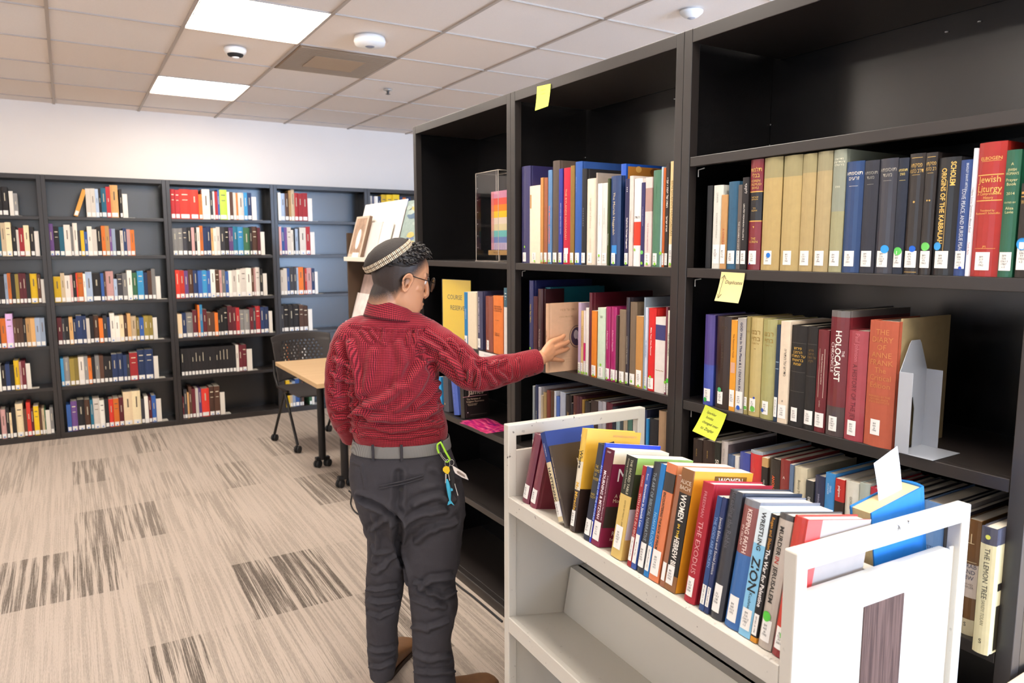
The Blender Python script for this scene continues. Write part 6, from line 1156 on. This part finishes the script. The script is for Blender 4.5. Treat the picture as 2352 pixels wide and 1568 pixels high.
def clothuv(me, axes, per=.0052):
    V, _ = arr(me); n = len(me.polygons); lv = np.empty(len(me.loops), int); me.loops.foreach_get('vertex_index', lv); ls = np.empty(n, int); me.polygons.foreach_get('loop_start', ls); lt_ = np.empty(n, int); me.polygons.foreach_get('loop_total', lt_)
    fc = np.empty(n*3); me.polygons.foreach_get('center', fc); fc = fc.reshape(-1, 3)
    # torso frame
    tc_ = NV(PP(908, 860, .01)); best = np.full(n, 1.25); lab_ = np.zeros(n, int)
    def near(P, ax, rr_):
        ax = np.array(ax); d = np.full(len(P), 9.); t_ = np.zeros(len(P)); cum = np.r_[0, np.cumsum(np.linalg.norm(np.diff(ax, axis=0), axis=1))]
        for i in range(len(ax)-1):
            ab = ax[i+1]-ax[i]; t = np.clip(((P-ax[i])@ab)/(ab@ab), 0, 1); dd = np.linalg.norm(P-(ax[i]+t[:, None]*ab), axis=1)/(rr_[i]); s = dd < d; d[s] = dd[s]; t_[s] = cum[i]+t[s]*(cum[i+1]-cum[i])
        return d, t_
    for k, (ax, rr_) in enumerate(axes):
        d, t = near(fc, ax, rr_); s = (d < best) & (t > .055); lab_[s] = k+1; best[s] = d[s]
    fl = np.repeat(np.arange(n), lt_); P = V[lv]; uv = np.zeros((len(lv), 2)); lb = lab_[fl]
    er, ef = NV(ER), NV(EF)
    def ang(Q, c, a_, b_): return np.arctan2((Q-c)@b_, (Q-c)@a_)
    s = lb == 0; a0 = ang(fc, tc_, ef*-1, er)[fl]; a1 = ang(P, tc_, ef*-1, er); a1 = a0+((a1-a0+np.pi) % (2*np.pi)-np.pi)
    uv[s, 0] = a1[s]*.138/per; uv[s, 1] = P[s, 2]/per
    for k, (ax, rr_) in enumerate(axes):
        s = lb == k+1; ax = np.array(ax); dr = ax[-1]-ax[len(ax)//3]; dr /= np.linalg.norm(dr); u_ = np.cross(dr, [0, 0, 1]); u_ /= np.linalg.norm(u_); w_ = np.cross(dr, u_)
        i = np.array([np.argmin(((ax-q)**2).sum(1)) for q in ax]); 
        def cen(Q):
            t = (Q-ax[0])@dr; tt = (ax-ax[0])@dr; return np.stack([np.interp(t, tt, ax[:, j]) for j in range(3)], 1), t
        c1, t1 = cen(P[s]); c0, _t = cen(fc[fl[s]]); a0 = np.arctan2(((fc[fl[s]]-c0)*w_).sum(1), ((fc[fl[s]]-c0)*u_).sum(1)); a1 = np.arctan2(((P[s]-c1)*w_).sum(1), ((P[s]-c1)*u_).sum(1)); a1 = a0+((a1-a0+np.pi) % (2*np.pi)-np.pi)
        uv[s, 0] = a1*.055/per; uv[s, 1] = t1/per
    l = me.uv_layers.new(name='cloth'); l.data.foreach_set('uv', uv.ravel())
clothuv(sme, [(axR, rR), (axL, rL)])
shirt = child(sme, 'shirt')
def ribbon(name, rings, m, par, th=.002, per=.0052, seg=48):
    """a band of cloth: rings of points (closed) joined into a strip with thickness and its own weave coordinates"""
    vs = [p for r in rings for p in r]; n = len(rings[0]); fs = [(i*n+k, i*n+(k+1) % n, (i+1)*n+(k+1) % n, (i+1)*n+k) for i in range(len(rings)-1) for k in range(n)]
    me = bpy.data.meshes.new(name); me.from_pydata(vs, [], fs); me.materials.append(m); l = me.uv_layers.new(name='cloth'); cum = [0]
    for k in range(n): cum.append(cum[-1]+(rings[0][k]-rings[0][(k+1) % n]).length)
    hh_ = [0]
    for i in range(len(rings)-1): hh_.append(hh_[-1]+(rings[i][0]-rings[i+1][0]).length)
    for p in me.polygons:
        i, k = divmod(p.index, n)
        for li, (di, dk_) in zip(p.loop_indices, ((0, 0), (0, 1), (1, 1), (1, 0))): l.data[li].uv = (cum[k+dk_]/per, hh_[i+di]/per)
        p.use_smooth = True
    o = bpy.data.objects.new(name, me); COL.objects.link(o); o.parent = par; s = o.modifiers.new('s', 'SOLIDIFY'); s.thickness = th; s.offset = 1; b2 = o.modifiers.new('b', 'SUBSURF'); b2.levels = b2.render_levels = 1; return o
def ell(c, a, b_, n=40, wob=0, sd=0): return [c+a*cos(2*pi*k/n)*(1+wob*sin(5*2*pi*k/n+sd))+b_*sin(2*pi*k/n) for k in range(n)]
tiltn = rad(10); nd = HXp*.5+ER*.5; nd.z = 0; nd.normalize(); nw = Vector((-nd.y, nd.x, 0)); NC = PP(901, 706, .0)
def col(h_, ra, rb, tf=1, dx=0): return [NC+Z*(h_+.026*tf*(-cos(2*pi*k/40)))+nd*(dx+ra*cos(2*pi*k/40))+nw*(rb*sin(2*pi*k/40)) for k in range(40)]
ribbon('collar', [col(-.045, .080, .074, .2), col(-.015, .073, .068, .7), col(.012, .066, .062), col(.018, .067, .063), col(.014, .072, .068), col(-.008, .081, .077, .8), col(-.036, .094, .090, .45)], SHIRT, shirt, .0016)
wd_ = (WR-RA[-3][0]).normalized(); wu = wd_.cross(Z).normalized(); wv = wd_.cross(wu)
ribbon('cuff', [ell(WR+wd_*t, wu*r_, wv*r_, 40, .02, t*90) for t, r_ in ((-.060, .0405), (-.055, .0425), (-.03, .0425), (-.004, .0410), (.006, .0395), (.006, .036), (-.004, .034))], SHIRT, shirt, .0016)
mb = MB(); 
for t in (-.015, -.045): c = WR+wd_*t-EF*.030-Z*.034; mb.lathe([(0, .0015), (.0045, .0015), (.005, 0), (.0045, -.0015), (0, -.0015)], mat('2A1A1C', .4, var=0), 14, tuple(c))
mb.build('cuff_buttons', shirt)
# ---- trousers
mb = MB(); silhouette(mb, HIP, PANTS, n=24); silhouette(mb, LL, PANTS, n=30); silhouette(mb, RL, PANTS, n=30)
for x_, y_, r_ in ((885, 1130, .062), (968, 1135, .078)): limb(mb, [(PP(x_, y_-35, -.055), r_), (PP(x_, y_+25, -.055), r_-.004)], PANTS, n=4)       # seat
pme = fuse(mb, .005, 5, 'trousers'); z5 = lambda X_, Y_, f=-.13: (740+X_/2.666, 980+Y_/2.666)
F = []
for q, A, w in (([(465, 585), (410, 540), (330, 490), (220, 440)], -.009, .012), ([(465, 585), (470, 420), (480, 280)], -.006, .014), ([(465, 600), (475, 720), (500, 850), (515, 930)], -.012, .014), ([(520, 590), (620, 545), (760, 520)], .006, .012), ([(560, 700), (680, 640), (830, 590)], .006, .012), ([(280, 640), (340, 610), (400, 560)], .006, .010), ([(300, 900), (380, 870), (440, 800)], .005, .010), ([(600, 990), (690, 940), (800, 930)], .008, .011), ([(560, 960), (640, 1020), (760, 1050), (820, 1010)], .007, .009),
                ([(540, 1060), (640, 1100), (760, 1110)], .005, .009), ([(270, 1060), (350, 1090), (470, 1060)], .006, .009), ([(265, 1000), (350, 1010), (470, 980)], .005, .008), ([(270, 1150), (360, 1180), (450, 1130)], .005, .008), ([(290, 740), (330, 790), (430, 770)], .004, .009), ([(540, 1230), (640, 1250), (780, 1200)], .005, .010), ([(280, 1370), (350, 1390), (450, 1360)], .005, .009), ([(280, 1470), (360, 1490), (450, 1440)], .005, .008),
                ([(560, 1400), (660, 1440), (800, 1410)], .005, .010), ([(560, 1500), (660, 1520), (820, 1500)], .005, .009), ([(680, 250), (760, 300), (850, 320)], .004, .010), ([(580, 480), (700, 430), (820, 450)], .006, .013), ([(300, 560), (330, 700), (300, 830)], .003, .010), ([(160, 200), (230, 240), (250, 380)], .002, .006)):
    F.append(([z5(a, b_, -.10) for a, b_ in q], A, w))
wrinkle(pme, F, amp=.0065, freq=(15, 15, 24), seed=12, mask=lambda V: np.clip((1.0-V[:, 2])*6+.1, .1, 1))
tr = child(pme, 'trousers')
def surf_ring(y, grow, rows=HIP, n=60, tilt_=0):
    r = min(resample(rows, 120), key=lambda q: abs(q[0]-y)); a, b_ = PP(r[1], y, r[3]), PP(r[2], y, r[3]); c = (a+b_)/2; hw = (b_-a).length/2+grow; hd = r[4]+grow
    out = []
    for k in range(n):
        t = 2*pi*k/n; cx, sx = cos(t), sin(t); out.append(c+ER*(hw*math.copysign(abs(cx)**.9, cx))+EF*(hd*math.copysign(abs(sx)**.9, sx)))
    return out
BELT = bpy.data.materials.new('grey_webbing'); BELT.use_nodes = True; nt = BELT.node_tree; b_ = nt.nodes['Principled BSDF']; b_.inputs['Roughness'].default_value = .55; wv_ = nt.nodes.new('ShaderNodeTexWave'); wv_.inputs['Scale'].default_value = 90; uvn = nt.nodes.new('ShaderNodeTexCoord'); nt.links.new(uvn.outputs['Object'], wv_.inputs['Vector'])
mx = nt.nodes.new('ShaderNodeMix'); mx.data_type = 'RGBA'; mx.inputs[6].default_value = lin('66635F'); mx.inputs[7].default_value = lin('858380'); nt.links.new(wv_.outputs[0], mx.inputs[0]); nt.links.new(mx.outputs[2], b_.inputs['Base Color'])
belt = ribbon('belt', [surf_ring(y, g_2) for y, g_2 in ((1002, .0045), (1004, .0065), (1014, .0065), (1026, .0055), (1028, .0035))], BELT, person, .002)
mb = MB()
for x_ in (853, 925, 1012):
    r_ = surf_ring(1014, .011); p = min(r_, key=lambda q: (abs(((q-EYE).dot(RGT)/(q-EYE).dot(FWD))*FP+CX-x_)+(99 if (q.dot(EF)-D0_) > .02 else 0)))
    mb.tube([p+Z*.026, p+Z*.012-EF*.002, p-Z*.012-EF*.002, p-Z*.026+EF*.002], .0045, PANTS, 8)
mb.build('belt_loops', tr)
def onhip(x_, y_, grow=.002):
    r_ = surf_ring(y_, grow, n=240); return min(r_, key=lambda q: (abs(((q-EYE).dot(RGT)/(q-EYE).dot(FWD))*FP+CX-x_)+(99 if (q.dot(EF)-D0_) > .0 else 0)))
mb = MB(); pk = [onhip(870+i*13, 1083-i*2.3, .008) for i in range(9)]; mb.tube(pk, .0022, PANTS, 6); mb.tube([p-Z*.009 for p in pk], .0022, PANTS, 6)
p = onhip(923, 1090, .010); mb.build('pocket_welt', tr)
bm_b = MB(); 
for k in range(1): bm_b.tube([p+EF*.003, p-EF*.002], .0065, INK, 14)
tag(bm_b.build('pocket_button', tr), 'black pocket button')
# ---- shoes
sm2 = mat('7A5638', .5, var=.12, scale=30); so = mat('3A2A20', .6, var=0)
for hl_, to_, nm in ((LH, LT, 'shoe'), (RH, RT, 'shoe')):
    mb = MB(); foot(mb, hl_, to_, sm2); d = (to_-hl_).normalized(); limb(mb, [(hl_+d*.055+Z*.03, .043), (hl_+d*.05+Z*.085, .042)], sm2, seg=20, n=4); sme2 = fuse(mb, .005, 3, 'shoe'); o = child(sme2, 'shoe')
    mb = MB(); w = Vector((-d.y, d.x, 0)); L_ = (to_-hl_).length; pts = [hl_+d*(L_*t)+w*s*h2 for s, seq in ((1, ((-.02, .02), (.08, .037), (.45, .043), (.7, .052), (.88, .05), (.99, .028))), (-1, ((.99, .028), (.88, .05), (.7, .052), (.45, .043), (.08, .037), (-.02, .02)))) for t, h2 in seq]
    mb.add([(p.x, p.y, 0.001) for p in pts]+[(p.x, p.y, .016) for p in pts], [tuple(range(12)), tuple(range(12, 24))]+[(i, 12+i, 12+(i+1) % 12, (i+1) % 12) for i in range(12)], so); mb.build('sole', o)
# ---- keys on a green carabiner at the hip
kp = lambda X_, Y_, f=-.118: PP(980+X_/8.7, 1000+Y_/8.7, f)
key = empty('key_bunch', kp(280, 150)); kb = lambda m_, nm: (lambda o: (setattr(o, 'parent', key), setattr(o, 'matrix_parent_inverse', Matrix.Translation(-key.location))))(m_.build(nm))
gn = mat('A6E03A', .35, var=0); st_ = mat('C8C6C2', .25, metal=.9, var=0)
m_ = MB(); m_.tube([kp(255, 150), kp(215, 180), kp(212, 260), kp(245, 350)], .0032, gn, 8); m_.tube([kp(300, 170), kp(380, 330), kp(465, 475)], .0034, gn, 8); m_.tube([kp(255, 150), kp(275, 130), kp(300, 170)], .003, gn, 8); m_.tube([kp(250, 350), kp(300, 430), kp(370, 520)], .0012, st_, 6); m_.tube([kp(272, 330), kp(320, 420), kp(400, 500)], .0012, st_, 6); m_.tube([kp(370, 520), kp(420, 530), kp(465, 475)], .0025, gn, 8); kb(m_, 'carabiner')
m_ = MB(); m_.tube([kp(415+48*cos(t), 560+80*sin(t), -.119) for t in [2*pi*k/16 for k in range(16)]], .0011, st_, 6, closed=True); m_.tube([kp(500+45*cos(t), 540+60*sin(t), -.119) for t in [2*pi*k/16 for k in range(16)]], .0011, st_, 6, closed=True); kb(m_, 'key_ring')
def slab(pts, th, m, nm, f=-.12):
    A = [kp(a, b2, f) for a, b2 in pts]; n = len(A); B = [q-EF*th for q in A]; q_ = MB(); q_.add(A+B, [tuple(range(n)), tuple(range(2*n-1, n-1, -1))]+[(i, n+i, n+(i+1) % n, (i+1) % n) for i in range(n)], m); kb(q_, nm)
slab([(320, 660), (345, 620), (400, 605), (450, 630), (462, 700), (425, 765), (370, 740), (325, 700)], .004, mat('F0C81C', .4, var=0), 'yellow_key_cover')
slab([(515, 600), (545, 615), (700, 705), (785, 770), (835, 885), (700, 830), (570, 750), (540, 690)], .0015, mat('EDE4DE', .5, var=0), 'white_tag', -.124)
slab([(595, 705), (640, 710), (760, 790), (770, 840), (700, 800), (620, 755)], .0004, mat('9A8A80', .5, var=0), 'tag_print', -.1258)
slab([(370, 760), (395, 760), (395, 950), (370, 950)], .0015, st_, 'key'); slab([(430, 760), (445, 780), (465, 890), (450, 900)], .0015, st_, 'key'); slab([(550, 955), (565, 955), (632, 1190), (618, 1200)], .0015, st_, 'key', -.122)
slab([(470, 640), (520, 640), (560, 900), (540, 1010), (500, 980), (480, 800)], .010, INK, 'car_key_fob', -.116)
q_ = MB(); dm_ = mat('45B8DC', .35, var=0)
spine = [(405, 870), (415, 930), (430, 1010), (445, 1100), (455, 1190), (462, 1260), (468, 1310)]; rds = [.002, .0052, .0065, .0066, .0055, .0036, .0024]
q_.tube([kp(a, b2, -.124) for a, b2 in spine], rds, dm_, 12)
for tri in (((480, 1040), (520, 1060), (522, 1095), (485, 1105)), ((400, 1000), (420, 1070), (405, 1060)), ((455, 1290), (425, 1330), (418, 1385), (470, 1360), (485, 1350), (552, 1392), (520, 1345), (480, 1290))):
    A = [kp(a, b2, -.123) for a, b2 in tri]; n = len(A); B = [q-EF*.003 for q in A]; q_.add(A+B, [tuple(range(n)), tuple(range(2*n-1, n-1, -1))]+[(i, n+i, n+(i+1) % n, (i+1) % n) for i in range(n)], dm_)
kb(q_, 'dolphin_charm')
tag(key, 'bunch of keys on a lime carabiner with a sky-blue dolphin charm, at the hip', 'keys')
